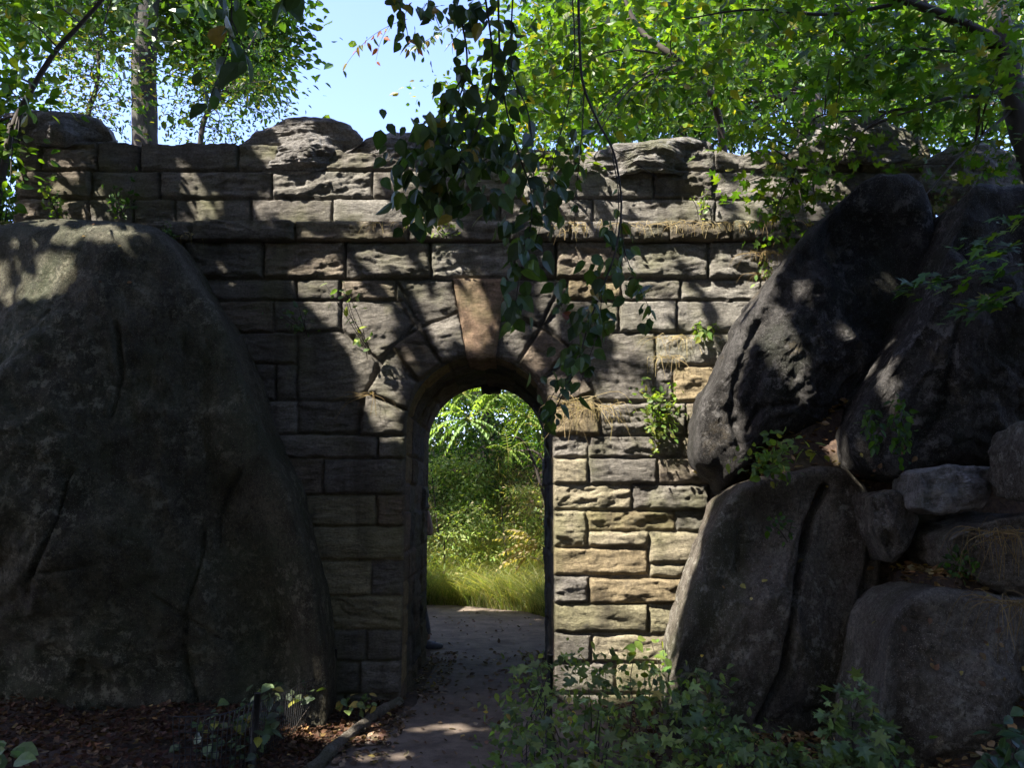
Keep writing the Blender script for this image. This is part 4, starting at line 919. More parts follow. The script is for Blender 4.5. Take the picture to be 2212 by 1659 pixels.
plant('creeping weed with bright leaves in the litter pocket under the leaning boulder', 1640, 985, -1.45, 70, 50, 150, 0.07, (2, 4, 2, .5), 72, 9, root=(1660, 1020, -1.3), cols=BR)
plant('thin yellow leaved vine on the litter at the foot of the leaning boulder', 1730, 960, -1.35, 34, 22, 10, 0.10, (0, 0, 2, 3), 73, 3, root=(1780, 985, -1.3), cols=BR)
plant('ivy hanging down the lower face of the steep boulder', 1945, 960, -1.98, 16, 70, 90, 0.055, (4, 2, 0, 0), 74, 4, root=(1945, 890, -1.9), droop=-0.5)
plant('second trail of ivy left of the first on the steep boulder', 1890, 950, -1.9, 16, 55, 50, 0.055, (4, 2, 0, 0), 75, 3, root=(1885, 895, -1.85), droop=-0.5)
plant('thin creeper with bright sparse leaves hanging along the left rim of the leaning boulder', 1640, 620, -0.4, 20, 60, 36, 0.05, (0, 3, 3, 1), 76, 3, root=(1660, 560, -0.1), cols=BR, droop=-0.5)
plant('dim green shrub behind the top of the steep boulder', 2080, 520, -0.5, 70, 110, 240, 0.07, (5, 2, 0, 0), 77, 8, name='shrub', root=(2080, 640, -0.4))
plant('grey leaved weeds under the far right capstone', 2020, 420, -0.3, 60, 40, 90, 0.06, (3, 2, 0, 0), 78, 6, root=(2020, 470, -0.2), cols=[(.08, .10, .07), (.12, .14, .09), BR[1], BR[2]])
plant('small feathery plant clinging to the cracked boulder', 1690, 1135, -1.72, 34, 22, 26, 0.05, (4, 1, 0, 0), 79, 3, root=(1710, 1160, -1.6))
plant('green herb growing from the dark pocket between boulders', 2070, 1215, -2.0, 40, 26, 70, 0.05, (4, 1, 0, 0), 80, 5, root=(2070, 1240, -1.9))
plant('grass and weeds on top of the huge boulder at the left edge', 14, 440, -0.35, 30, 60, 110, 0.07, (3, 4, 1, 0), 81, 6, root=(0, 500, -0.3))
# dry grass and rootlets hanging from ledges
def straw(label, spots, seed, L, cols=((0.32, 0.24, 0.13), (0.42, 0.34, 0.2), (0.25, 0.2, 0.09)), name='dry_grass', wid=0.0025, spread=0.5, out=0.25, cat='grass tuft'):
    g = rng(seed); b0 = W(spots[0][0], spots[0][1], spots[0][2]); t = MB()
    for u, v, yy, ru, n in spots:
        for i in range(n):
            p = W(u + g.uniform(-ru, ru), v + g.normal() * 3, yy + g.normal() * 0.015)
            if g.uniform() < 0.5: continue
            l = L * g.uniform(0.25, 1.3); a = np.array([g.normal() * spread * 1.5, -out * g.uniform(0.3, 1.3), -0.15 + g.normal() * 0.25])
            q = p + a * l * 0.5; e = q + np.array([a[0] * 0.35 + g.normal() * 0.12, g.normal() * 0.05, -0.8]) * l * 0.6
            C = catmull([p, q, e], 4); s = np.array([wid * g.uniform(0.6, 1.3), 0, 0]) if abs(a[0]) < 0.5 else np.array([0, 0, wid])
            V = np.concatenate([C - s, C + s * np.linspace(1, 0.2, len(C))[:, None]]); n_ = len(C)
            t.add(V, [(j, j + 1, n_ + j + 1, n_ + j) for j in range(n_ - 1)], np.array(cols[g.integers(len(cols))]) * g.uniform(0.6, 1.2))
    o = t.build(name, M_DRY); return tag(o, label, cat)
straw('tuft of straw coloured dry grass spilling from the springing of the arch at right', [(1240, 868, -0.05, 34, 80), (1300, 880, -0.05, 26, 60), (1265, 880, -0.05, 60, 60)], 91, 0.34)
straw('pale dry rootlets hanging along the right half of the string course', [(1460, 482, -0.14, 240, 300), (1230, 490, -0.14, 40, 50), (1560, 482, -0.14, 100, 90)], 92, 0.17, out=0.12)
straw('dry grass wisps on the string course below the leaf clump', [(850, 482, -0.14, 50, 40), (930, 482, -0.14, 50, 40)], 93, 0.15)
straw('tangled dry stems over the sunlit stones above the bushy wall plant', [(1470, 728, -0.05, 50, 80), (1440, 770, -0.05, 30, 50)], 94, 0.24, spread=0.4)
straw('brown straggling stems on the left springer stone', [(798, 850, -0.05, 12, 22)], 95, 0.36, cols=((0.22, 0.16, 0.08),))
straw('dense brown dry grass beside the upper left rim of the leaning boulder', [(1660, 545, -0.1, 30, 120), (1650, 590, -0.1, 24, 80)], 96, 0.22, cols=((0.2, 0.14, 0.07), (0.28, 0.21, 0.1)))
straw('trailing dry grass over the flat topped boulder in the lower right', [(2190, 1300, -2.35, 50, 160), (2150, 1150, -2.2, 60, 120)], 97, 0.4, cols=((0.16, 0.11, 0.06), (0.24, 0.17, 0.09)))
straw('dry grass fringe on the soil above the huge boulder', [(40, 485, -0.5, 60, 70), (400, 505, -0.1, 16, 20)], 98, 0.16)

# ------------------------------------------------------------------ seen through the arch
g = rng(101)
def frond(b, LPt, base, tip, sag, n, ll, g, tint):
    base, tip = np.array(base), np.array(tip); mid = (base + tip) / 2 + np.array([0, 0, sag])
    C = catmull([base, mid, tip], 8); b.tube(C, np.linspace(0.006, 0.002, len(C)), 5, (0.2, 0.2, 0.06))
    s = np.linspace(0.12, 1, n); i = s * (len(C) - 1); q = np.stack([np.interp(i, np.arange(len(C)), C[:, k]) for k in range(3)], -1)
    T = unit(tip - base); sd = unit(np.cross(T, [0, 0.3, 1.0]))
    for sg in (-1, 1):
        d = sg * sd * 0.9 + T * 0.45 + np.array([0, 0, -0.35]); LPt.append((q, np.repeat(d[None], n, 0) + g.normal(size=(n, 3)) * 0.08, ll * np.sin(np.pi * (0.15 + 0.8 * s)) ** 0.6, np.repeat(np.array(tint)[None], n, 0) * g.uniform(0.8, 1.2, (n, 1))))
def compound(label, centres, seed, trunk_pts=None, name='shrub', tint=(0.2, 0.29, 0.12), cat='shrub'):
    g = rng(seed); t0 = trunk_pts[0] if trunk_pts else centres[0][:3]
    p0 = W(*t0); t = thing(name, label, cat, (p0[0], p0[1], float(terr(p0[0], p0[1]))))
    b = MB(); LPt = []
    if trunk_pts:
        P = W3(trunk_pts); P = np.concatenate([[[p0[0], p0[1], float(terr(p0[0], p0[1])) - 0.05]], P[1:]])
        C = catmull(P, 8); bt = MB(); bt.tube(C, np.linspace(0.03, 0.01, len(C)), 7, (0.22, 0.2, 0.1)); bt.build('trunk', M_TWIG, t)
    for u, v, yy, dirs, L in centres:
        c = W(u, v, yy)
        for a, dp in dirs:
            d = np.array([math.cos(RAD(a)), dp, math.sin(RAD(a))]); l = L * g.uniform(0.8, 1.15)
            frond(b, LPt, c, c + d * l + np.array([0, 0, -0.12 * l]), 0.14 * l, 10, L * 0.27, g, tint)
        b.build('stem', M_DRY, t); b = MB()
    P, D, S, Tn = [np.concatenate([q[i] for q in LPt]) for i in range(4)]
    leaves('foliage', P, D, unit(g.normal(size=P.shape) * 0.2 + np.array([0, -0.4, 1])), S, Tn, lt_hex(0.2, 0.02, 0.15), M_LEAF, t)
fan = [(165, -.2), (195, -.3), (215, -.2), (235, -.4), (140, .1), (20, -.3), (-20, -.2), (-45, -.4), (60, .2)]
compound('sumac like shrub with pale feathery fronds at upper left of the archway view', [(1012, 905, 4.6, fan, 0.55), (950, 925, 4.9, fan[:6], 0.4)], 102, [(1240, 1200, 4.9), (1150, 990, 4.8), (1085, 940, 4.7), (1012, 905, 4.6)])
compound('feathery fronds of the second sumac stem above the centre of the opening', [(1098, 972, 4.4, fan[:1] + fan[5:8] + [(100, 0), (-90, -.2)], 0.36), (1075, 850, 4.6, fan, 0.42), (1140, 900, 4.6, fan, 0.4), (1000, 850, 5.0, fan, 0.4)], 103, [(1230, 1150, 4.4), (1180, 1010, 4.4), (1098, 972, 4.4)], tint=(0.13, 0.19, 0.04))
compound('dry tan drooping frond over the grass at the right of the view through the arch', [(1172, 1180, 6.0, [(165, -.2), (185, 0), (200, -.1), (150, 0)], 0.75), (1140, 1200, 6.2, [(200, 0), (230, -.2), (-30, 0)], 0.4)], 104, [(1240, 1240, 6.1), (1172, 1180, 6.0)], tint=(0.30, 0.25, 0.15))
SB = [(0.12, 0.18, 0.055), (0.21, 0.27, 0.09), (0.30, 0.34, 0.14), (0.40, 0.33, 0.18)]  # greens raised and yellowed in place of sunlight the shrubs lack
def bank_shrub(label, poly, y0, y1, nc, seed, wts, ls=0.075, cr=0.16, tmpl=None):
    g = rng(seed); p = W(poly[0][0], poly[0][1], y0); t = thing('shrub', label, 'shrub', (p[0], p[1], float(terr(p[0], p[1]))))
    b = MB(); b.tube([np.array([p[0], p[1], float(terr(p[0], p[1])) - 0.05]), W(poly[1][0], poly[1][1], (y0 + y1) / 2)], [0.02, 0.008], 6); b.build('stem', M_TWIG, t)
    crown('foliage', t, [(poly, y0, y1, nc, 40, cr, ls, wts)], g, M_LEAF, tmpl or lt_hex(0.24), SB)
bank_shrub('soft light green shrub left of centre behind the grass beyond the arch', [(960, 1260), (960, 1110), (1050, 1090), (1075, 1190), (1040, 1260), (920, 1270), (915, 1130)], 6.6, 7.8, 70, 171, (3, 5, 4, .3))
bank_shrub('darker shrub right of centre behind the grass beyond the arch', [(1120, 1240), (1110, 1110), (1200, 1100), (1210, 1230), (1060, 1240), (1060, 1120)], 6.8, 8.2, 60, 172, (4, 5, 2, .8))
bank_shrub('yellowing straggly shrub above the darker one in the view through the arch', [(1100, 1110), (1080, 1060), (1150, 1040), (1190, 1080), (1180, 1120)], 7.0, 8.0, 18, 173, (1, 2, 4, 4), 0.08, 0.13)
bank_shrub('deep green bush left in the middle of the view through the arch', [(960, 1100), (930, 1000), (1010, 970), (1050, 1050), (1030, 1120), (915, 1120)], 7.6, 9.0, 60, 174, (7, 2, .4, 0), 0.085)
y = 9.5
tree('shaded tree with a thin dark trunk deep in the view through the arch', [col_(1045, 1300, y), col_(1043, 1080, y), (col_(1046, 980, y)), col_(1050, 850, y), col_(1050, 700, y)], [0.12, 0.10, 0.09, 0.08, 0.05],
     [([(900, 960), (1080, 960), (1070, 1110), (900, 1130)], 8.5, 11, 110, 60, 0.24, 0.085, (6, 2, .3, 0)), ([(1040, 960), (1230, 960), (1230, 1120), (1060, 1110)], 8.5, 11, 80, 60, 0.24, 0.085, (5, 3, .6, 0)),
      ([(900, 700), (1230, 700), (1230, 970), (900, 970)], 8.0, 11, 170, 55, 0.32, 0.10, (3, 5, 2, .3))], 106, twigs=40, tmpl=lt_hex(0.26))
y = 6.4
tree('bright leaved small tree filling the top of the view through the arch', [col_(1290, 1300, y), col_(1260, 1050, y), col_(1180, 900, y), col_(1100, 800, y)], [0.05, 0.04, 0.03, 0.01],
     [([(920, 800), (1210, 800), (1200, 900), (1080, 900), (1000, 870), (930, 900)], 5.4, 7.4, 46, 30, 0.20, 0.085, (2, 5, 4, .6)), ([(1100, 880), (1210, 880), (1210, 1010), (1130, 1000)], 5.4, 7.2, 34, 30, 0.17, 0.085, (2, 5, 5, 1))], 107, twigs=30, tmpl=lt_hex(0.26))
tree('thicket of mid green bushes closing off the view through the arch', [col_(1060, 1300, 12.0), col_(1060, 1000, 12.0), col_(1060, 700, 12.0)], [0.1, 0.08, 0.04],
     [([(820, 700), (1300, 700), (1300, 1260), (820, 1260)], 11.5, 14.5, 430, 60, 0.42, 0.15, (5, 4, 1, .1))], 108, twigs=10, tmpl=lt_hex(0.34), cols=[(0.016, 0.042, 0.010), (0.03, 0.066, 0.012), (0.06, 0.1, 0.014), (0.1, 0.1, 0.02)])
def grass(label, n, fn, seed, L, cols, wid=0.0045):
    g = rng(seed); x, y = fn(n, g); z = terr(x, y)
    P = np.stack([x, y, z - 0.02], -1); l = L * g.uniform(0.45, 1.2, n)
    lean = np.stack([g.normal(size=n) * 0.7 + 0.5 * pnoise(P * 2.0), g.normal(size=n) * 0.5 - 0.2, 0 * l - 0.12], -1); l = l * (0.8 + 0.6 * pnoise(P * 1.7 + 5))
    t = np.array([0, 0.35, 0.7, 1.0]); a = g.uniform(0, np.pi, n); sd = np.stack([np.cos(a), np.sin(a) * 0.6, 0 * a], -1)
    w_ = np.array([1, 0.85, 0.5, 0.05])
    C = P[:, None] + l[:, None, None] * (t[None, :, None] * np.array([0, 0, 1.0]) * (1 - 0.25 * t[None, :, None]) + (t ** 2)[None, :, None] * lean[:, None])
    V = np.stack([C - sd[:, None] * wid * w_[None, :, None], C + sd[:, None] * wid * w_[None, :, None]], 2).reshape(-1, 3)
    b = np.arange(n)[:, None] * 8
    Q = np.concatenate([b + np.array([[0, 1, 3, 2]]) + 2 * k for k in range(3)])
    c = np.repeat(tints(n, cols, [1] * len(cols), g), 8, 0)
    o = mesh_from('grass', V, Q, M_LEAF, None, c); o['kind'] = 'stuff'; o['label'] = label; o['category'] = 'grass'
def far_bank(n, g):
    x = g.uniform(-2.6, 2.2, n); edge = np.interp(x, [-3.2, -0.75, 0.2, 0.75, 0.85, 2.2], [6.3, 6.25, 5.55, 4.5, 3.2, 2.6]); return x, edge + 0.04 + np.abs(g.normal(size=n)) * 1.6
grass('sunlit yellow green grass along the far edge of the path beyond the arch', 26000, far_bank, 110, 1.05, [(0.15, 0.18, 0.07), (0.24, 0.25, 0.11), (0.35, 0.31, 0.18), (0.10, 0.14, 0.05)])

# ------------------------------------------------------------------ shrubs, netting and log in the foreground
FG = [(0.075, 0.115, 0.042), (0.12, 0.17, 0.055), (0.17, 0.23, 0.07), (0.34, 0.27, 0.07)]
def shrub(label, poly, y0, y1, n, size, seed, wts, tmpl=None, stems=16, cols=FG, name='shrub', mat=None, yel=0):
    g = rng(seed); u, v = sample_poly(n, poly, g); f = (v - v.min()) / (v.max() - v.min() + 1e-6)
    yy = y1 + (y0 - y1) * np.clip(f + g.normal(size=n) * 0.22, 0, 1)
    P = W(u, v, yy); zt = terr(P[:, 0], P[:, 1]) + 0.03
    k = P[:, 2] > zt; P = P[k]; n = len(P)
    cx, cy = P[:, 0].mean(), P[:, 1].mean(); t = thing(name, label, 'shrub', (cx, cy, float(terr(cx, cy))))
    b = MB()
    for i in g.choice(n, min(stems, n), replace=False):
        e = P[i]; x0 = cx + (e[0] - cx) * 0.55; y0_ = cy + (e[1] - cy) * 0.55; r = np.array([x0, y0_, float(terr(x0, y0_)) - 0.02])
        C = catmull([r, (r + e) / 2 + g.normal(size=3) * 0.04, e], 6); b.tube(C, np.linspace(0.006, 0.002, len(C)), 5)
    b.build('stem', M_TWIG, t)
    d = g.normal(size=(n, 3)) * np.array([1, 1, 0.35]) + np.array([0, -0.5, -0.25])
    N = unit(g.normal(size=(n, 3)) * 0.42 + np.array([0, -0.45, 0.9]))
    if tmpl is None and n > 60:
        h = n // 2; n2 = n - h
        leaves('foliage', P[:h], d[:h], N[:h], size * g.uniform(0.45, 1.15, h), tints(h, cols, wts, g, 0.4), lt_maple(), mat or M_LEAFD, t)
        ex = P[h:][g.integers(0, n2, n2 * 3)] + g.normal(size=(n2 * 3, 3)) * 0.06
        leaves('foliage', ex, rdir(n2 * 3, g, -0.3), unit(g.normal(size=(n2 * 3, 3)) * 0.5 + np.array([0, -0.4, 0.9])), size * g.uniform(0.25, 0.75, n2 * 3), tints(n2 * 3, cols, wts, g, 0.45), lt_ovate(0.28), mat or M_LEAF, t)
    else:
        leaves('foliage', P, d, N, size * g.uniform(0.5, 1.25, n), tints(n, cols, wts, g), tmpl or lt_maple(), mat or M_LEAFD, t)
shrub('wide bush of lobed grey green leaves crowding the path below the sunlit pier', [(1050, 1680), (1055, 1600), (1085, 1500), (1110, 1445), (1160, 1420), (1240, 1405), (1330, 1415), (1400, 1430), (1450, 1450), (1480, 1500), (1480, 1680)], -2.3, -1.15, 560, 0.095, 121, (4, 5, 2, .12))
shrub('taller leafy stems with rounded sunlit tips against the pier', [(1330, 1420), (1360, 1385), (1385, 1378), (1425, 1382), (1450, 1410), (1450, 1460), (1340, 1450)], -1.2, -0.75, 34, 0.085, 122, (0, 3, 4, .6), lt_ovate(0.4), 6, cols=BR, mat=M_LEAF)
shrub('bush of lobed leaves in front of the cracked boulder', [(1470, 1680), (1450, 1490), (1500, 1445), (1545, 1460), (1560, 1540), (1640, 1590), (1720, 1600), (1740, 1680)], -2.4, -1.7, 260, 0.10, 123, (5, 4, 1, .1))
shrub('upright green weed in front of the crack between two right boulders', [(1760, 1560), (1790, 1480), (1830, 1450), (1880, 1480), (1910, 1560), (1935, 1680), (1740, 1680)], -2.7, -2.3, 170, 0.085, 124, (5, 4, 1, 0), lt_maple(), 12)
shrub('low dark weeds along the bottom edge left of the corner boulder', [(1540, 1680), (1580, 1600), (1700, 1610), (1800, 1640), (1960, 1600), (1980, 1680)], -2.7, -2.3, 150, 0.09, 125, (6, 3, .6, .05))
shrub('broad leaved weed in the lower right corner', [(2105, 1680), (2120, 1600), (2160, 1560), (2180, 1520), (2230, 1540), (2240, 1680)], -3.0, -2.7, 80, 0.085, 126, (6, 3, .2, .05), lt_ovate(0.36), 8, cols=[(0.03, 0.06, 0.025), (0.05, 0.09, 0.035), FG[0], FG[3]])
shrub('big green leaf cluster just poking in at the lower left edge', [(-30, 1570), (6, 1575), (30, 1610), (40, 1645), (-30, 1660)], -2.9, -2.6, 22, 0.12, 127, (0, 3, 4, .2), lt_ovate(0.4), 4)
g = rng(128)
shrub('rambling vine with dull green and yellow leaves scrambling over the black netting', [(350, 1680), (385, 1590), (440, 1550), (490, 1510), (545, 1480), (590, 1475), (610, 1520), (600, 1570), (560, 1610), (560, 1680)], -1.75, -1.2, 190, 0.085, 129, (3, 5, 2, .7), lt_ovate(0.36), 16, cols=[(0.05, 0.075, 0.04), (0.07, 0.105, 0.05), (0.1, 0.13, 0.06), (0.26, 0.22, 0.05)])
shrub('small leafy sprigs above the netting beside the foot of the huge boulder', [(590, 1470), (640, 1478), (690, 1480), (700, 1510), (620, 1520), (585, 1500)], -0.95, -0.6, 26, 0.07, 130, (3, 4, 2, .4), lt_ovate(0.34), 5, cols=[(0.05, 0.075, 0.04), (0.07, 0.105, 0.05), (0.1, 0.13, 0.06), (0.26, 0.22, 0.05)])
shrub('little plant with a yellow leaf at the foot of the dark left pier', [(725, 1520), (745, 1490), (800, 1495), (812, 1525), (780, 1545), (730, 1540)], -0.7, -0.5, 24, 0.075, 131, (3, 3, 1, 2), lt_ovate(0.34), 4)

def gpt(u, v, dz=0.0):
    """point on the ground seen at a photo position"""
    for yy in np.arange(-4.5, 8, 0.01):
        p = W(u, v, yy)
        if p[2] <= float(terr(p[0], p[1])) + dz: return p
    return p
def netting(label, posts, hts, sag, seed, visible_posts=True, step=0.034):
    g = rng(seed); B = np.array(posts, float); t = thing('netting_fence', label, 'fence', B[0])
    for p, h in list(zip(B, hts))[1::2]:
        b = MB(); q = np.array([p - [0, 0, 0.1], p + [0, 0, h * 0.5], p + [0.01, 0, h + 0.04]]); b.tube(q, 0.022, 8); b.build('post', M_BLACK, t)
    L = np.concatenate([[0], np.cumsum(np.linalg.norm(np.diff(B, axis=0), axis=1))])
    s = np.arange(0, L[-1], step); base = np.stack([np.interp(s, L, B[:, i]) for i in range(3)], -1)
    h = np.interp(s, L, hts); ph = (s[:, None] - L[None]) ; near = np.abs(ph).min(1)
    h = h - sag * (1 - np.exp(-near / 0.25)) + 0.015 * g.normal(size=len(s)) * 0
    wv = 0.05 * fbm(np.stack([s * 2, 0 * s, 0 * s + seed], -1), 3)
    b = MB(); rows_ = 9; grid = []
    for j in range(rows_):
        f = j / (rows_ - 1)
        q = base + np.array([0, 0, 1.0]) * (h * f)[:, None]; q[:, 1] += wv * f * 1.4 + 0.02 * np.sin(f * 5 + s * 3); q[:, 0] += 0.03 * f * np.sin(s * 5); grid.append(q)
    grid = np.array(grid)
    for i in range(len(s)): b.tube(grid[:, i], 0.0032, 4)
    for j in range(rows_): b.tube(grid[j], 0.0022 if j < rows_ - 1 else 0.004, 4)
    b.build('netting', M_BLACK, t, smooth=False)
netting('sagging black plastic netting on short posts between huge boulder and log', [gpt(370, 1690), gpt(545, 1665), gpt(640, 1590), gpt(716, 1533)], [0.36, 0.42, 0.36, 0.44], 0.06, 1)
netting('black netting and post half buried in the wide bush beside the path', [gpt(1128, 1656), gpt(1187, 1640)], [0.2, 0.62], 0.05, 2)
# log edging the path
def log():
    P = [gpt(u, v) for u, v in [(660, 1690), (700, 1652), (745, 1610), (800, 1565), (835, 1542), (862, 1527)]]
    P = catmull(np.array(P) + [0, 0, 0.035], 10); b = MB()
    P = P + 0.012 * np.stack([pnoise(P * 4), 0 * P[:, 0], pnoise(P * 5 + 9)], -1)
    b.tube(P, 0.044 + 0.009 * pnoise(P * 3 + 5), 20, wob=0.05, seed=4); o = b.build('log', M_LOG)
    tag(o, 'weathered pale log lying along the left edge of the path', 'log')
log()
# a few sticks
for i, (a, c, lb) in enumerate([((590, 1490, -1.0), (602, 1478, -.8), 'stub'), ]): pass

# ------------------------------------------------------------------ person leaning behind the far left corner of the arch
def person():
    yb = 2.52; sx = float(W(956, 1395, yb)[0])          # toe of the leading shoe
    x0 = sx - 0.38
    t = thing('person', 'person in a blue t-shirt hidden behind the left wall of the arch, one shoe showing', 'person', (x0, yb, 0))
    def skin(name, verts, edges, rad, mat, sub=2):
        me = bpy.data.meshes.new(name); me.from_pydata([(v[0], v[1] , v[2]) for v in verts], edges, []); o = bpy.data.objects.new(name, me); COL.objects.link(o)
        m = o.modifiers.new('skin', 'SKIN'); 
        for i, r in enumerate(rad): me.skin_vertices[0].data[i].radius = (r if isinstance(r, tuple) else (r, r))
        me.skin_vertices[0].data[0].use_root = True
        s = o.modifiers.new('sub', 'SUBSURF'); s.levels = sub; s.render_levels = sub
        me.materials.append(mat); o.parent = t; return o
    t.scale = (1, 1, 1.06)
    SK = mat_plain('skin', (0.32, 0.2, 0.14), 0.6, 0.1); SH = mat_plain('blue_cotton', (0.045, 0.06, 0.16), 0.9, 0.2, 60); TR = mat_plain('grey_trousers', (0.09, 0.09, 0.1), 0.9, 0.2, 60); HR = mat_plain('dark_hair', (0.02, 0.015, 0.012), 0.7); SO = mat_plain('grey_shoe', (0.10, 0.10, 0.115), 0.7, 0.3, 50); WH = mat_plain('pale_sole', (0.4, 0.4, 0.4), 0.7)
    V = [(0, 0, .95), (0, 0, 1.15), (0, 0, 1.36), (0, 0, 1.45), (.02, 0, 1.55), (.04, 0, 1.66), (.04, 0, 1.74),
         (0, -.17, 1.40), (.25, -.21, 1.24), (.20, -.17, 1.46), (.19, -.16, 1.50), (0, .17, 1.40), (-.02, .22, 1.12), (.05, .2, .9), (.06, .2, .84),
         (0, -.09, .92), (.12, -.09, .50), (.22, -.08, .10), (0, .09, .92), (-.02, .1, .5), (-.06, .1, .10)]
    E = [(0, 1), (1, 2), (2, 3), (3, 4), (4, 5), (5, 6), (2, 7), (7, 8), (8, 9), (9, 10), (2, 11), (11, 12), (12, 13), (13, 14), (0, 15), (15, 16), (16, 17), (0, 18), (18, 19), (19, 20)]
    Rr = [(.10, .13), (.09, .12), (.10, .14), .055, .05, .085, .06, .055, .042, .032, .03, .055, .042, .032, .03, .078, .055, .04, .078, .055, .04]
    skin('body', V, E, Rr, SK)
    skin('shirt', [(0, 0, .93), (0, 0, 1.15), (0, 0, 1.36), (0, 0, 1.44), (0, -.17, 1.40), (.17, -.20, 1.30), (0, .17, 1.40), (-.01, .2, 1.26)], [(0, 1), (1, 2), (2, 3), (2, 4), (4, 5), (2, 6), (6, 7)], [(.125, .155), (.115, .145), (.12, .16), .07, .075, .07, .075, .07], SH)
    skin('trousers', [(0, 0, .97), (0, -.09, .9), (.12, -.09, .50), (.21, -.08, .14), (0, .09, .9), (-.02, .1, .5), (-.05, .1, .14)], [(0, 1), (1, 2), (2, 3), (0, 4), (4, 5), (5, 6)], [(.115, .14), .095, .072, .06, .095, .072, .06], TR)
    skin('hair', [(.0, 0, 1.68), (.02, 0, 1.77), (.07, 0, 1.77)], [(0, 1), (1, 2)], [.085, .075, .05], HR)
    for ax, ay in ((.21, -.08), (-.07, .1)):
        skin('shoe', [(ax - .05, ay, .06), (ax + .04, ay, .055), (ax + .13, ay, .045), (ax + .19, ay, .042)], [(0, 1), (1, 2), (2, 3)], [(.05, .052), (.05, .048), (.046, .036), (.034, .028)], SO)
    # forearm hands: palm, four fingers and a thumb each
    for hx, hy, hz, dx, dz in ((.19, -.16, 1.50, -.3, 1), (.06, .2, .84, .2, -1)):
        n = math.hypot(dx, dz); dx, dz = dx / n, dz / n
        vs = [(hx, hy, hz), (hx + dx * .05, hy, hz + dz * .05), (hx + dx * .09, hy, hz + dz * .09)]; es = [(0, 1), (1, 2)]; rs = [.026, (.018, .036), (.014, .036)]
        for k, (o_, l_) in enumerate(((-.03, .065), (-.01, .078), (.01, .072), (.03, .055))):
            i = len(vs); px_, pz_ = hx + dx * .095, hz + dz * .095
            vs += [(px_, hy + o_, pz_), (px_ + dx * l_ * .5, hy + o_, pz_ + dz * l_ * .5 - .006), (px_ + dx * l_ * .9, hy + o_, pz_ + dz * l_ * .9 - .022)]
            es += [(2, i), (i, i + 1), (i + 1, i + 2)]; rs += [.0095, .009, .008]
        i = len(vs); vs += [(hx + dx * .04, hy - .04, hz + dz * .04), (hx + dx * .075, hy - .058, hz + dz * .075)]; es += [(1, i), (i, i + 1)]; rs += [.011, .009]
        skin('hand', vs, es, rs, SK, 2)
person()

# ------------------------------------------------------------------ fallen leaves
def litter(name, label, areas, seed, cols, size=0.06):
    g = rng(seed); P = []
    for x0, x1, y0, y1, n in areas: P.append(np.stack([g.uniform(x0, x1, n), g.uniform(y0, y1, n)], -1))
    P = np.concatenate(P); z = terr(P[:, 0], P[:, 1]); n = len(P)
    off = np.clip((np.abs(P[:, 0]) - 1.35) / 0.6, 0, 1); q3 = np.stack([P[:, 0], P[:, 1], z], -1)
    z = z + off * 0.05 * fbm(q3 * 1.7, 4) + off * 0.012 * pnoise(q3 * 9) + 0.02 + g.uniform(0, 0.012, n)
    Q = np.stack([P[:, 0], P[:, 1], z], -1); d = rdir(n, g) * np.array([1, 1, 0.25]); N = unit(g.normal(size=(n, 3)) * 0.45 + np.array([0, 0, 1]))
    o = leaves(name, Q, d, N, size * g.uniform(0.5, 1.3, n), tints(n, cols, [4, 3, 2, .2], g, 0.4), lt_ovate(0.33, 0.18, -0.2), M_LITTER)
    o['kind'] = 'stuff'; o['label'] = label; o['category'] = 'fallen leaves'
DL = [(0.05, 0.024, 0.016), (0.085, 0.046, 0.028), (0.12, 0.078, 0.05), (0.2, 0.13, 0.05)]
litter('leaf_litter', 'reddish brown fallen leaves carpeting the ground below the huge left boulder', [(-4.2, -1.25, -2.6, -0.6, 7500), (-2.0, -0.9, -1.2, 0.0, 1500), (0.7, 2.4, -2.4, -0.2, 1600)], 141, DL, 0.042)
litter('leaf_litter', 'golden brown fallen leaves piled in the pocket under the leaning boulder', [(1.6, 3.4, -1.9, -0.4, 1500), (1.9, 3.0, -1.05, -0.3, 1500), (2.2, 4.2, -3.0, -1.4, 1100), (2.6, 3.8, -2.05, -1.3, 900)], 142, [(0.16, 0.09, 0.04), (0.26, 0.17, 0.075), (0.36, 0.27, 0.14), (0.4, 0.3, 0.06)])
litter('leaf_litter', 'scattered fallen leaves on the bare path', [(-1.2, 0.8, -2.5, 0.2, 260), (-0.75, 0.75, 0.2, 2.2, 240), (-1.4, 1.0, 2.2, 5.5, 130), (0.55, 0.9, 2.0, 4.0, 130), (-0.9, -0.6, 0.0, 2.2, 220), (-1.2, -0.8, -1.6, -0.2, 260), (0.1, 0.4, 0.0, 2.2, 160)], 143, [(0.10, 0.07, 0.05), (0.16, 0.11, 0.08), (0.22, 0.17, 0.12), (0.3, 0.22, 0.08)], 0.05)

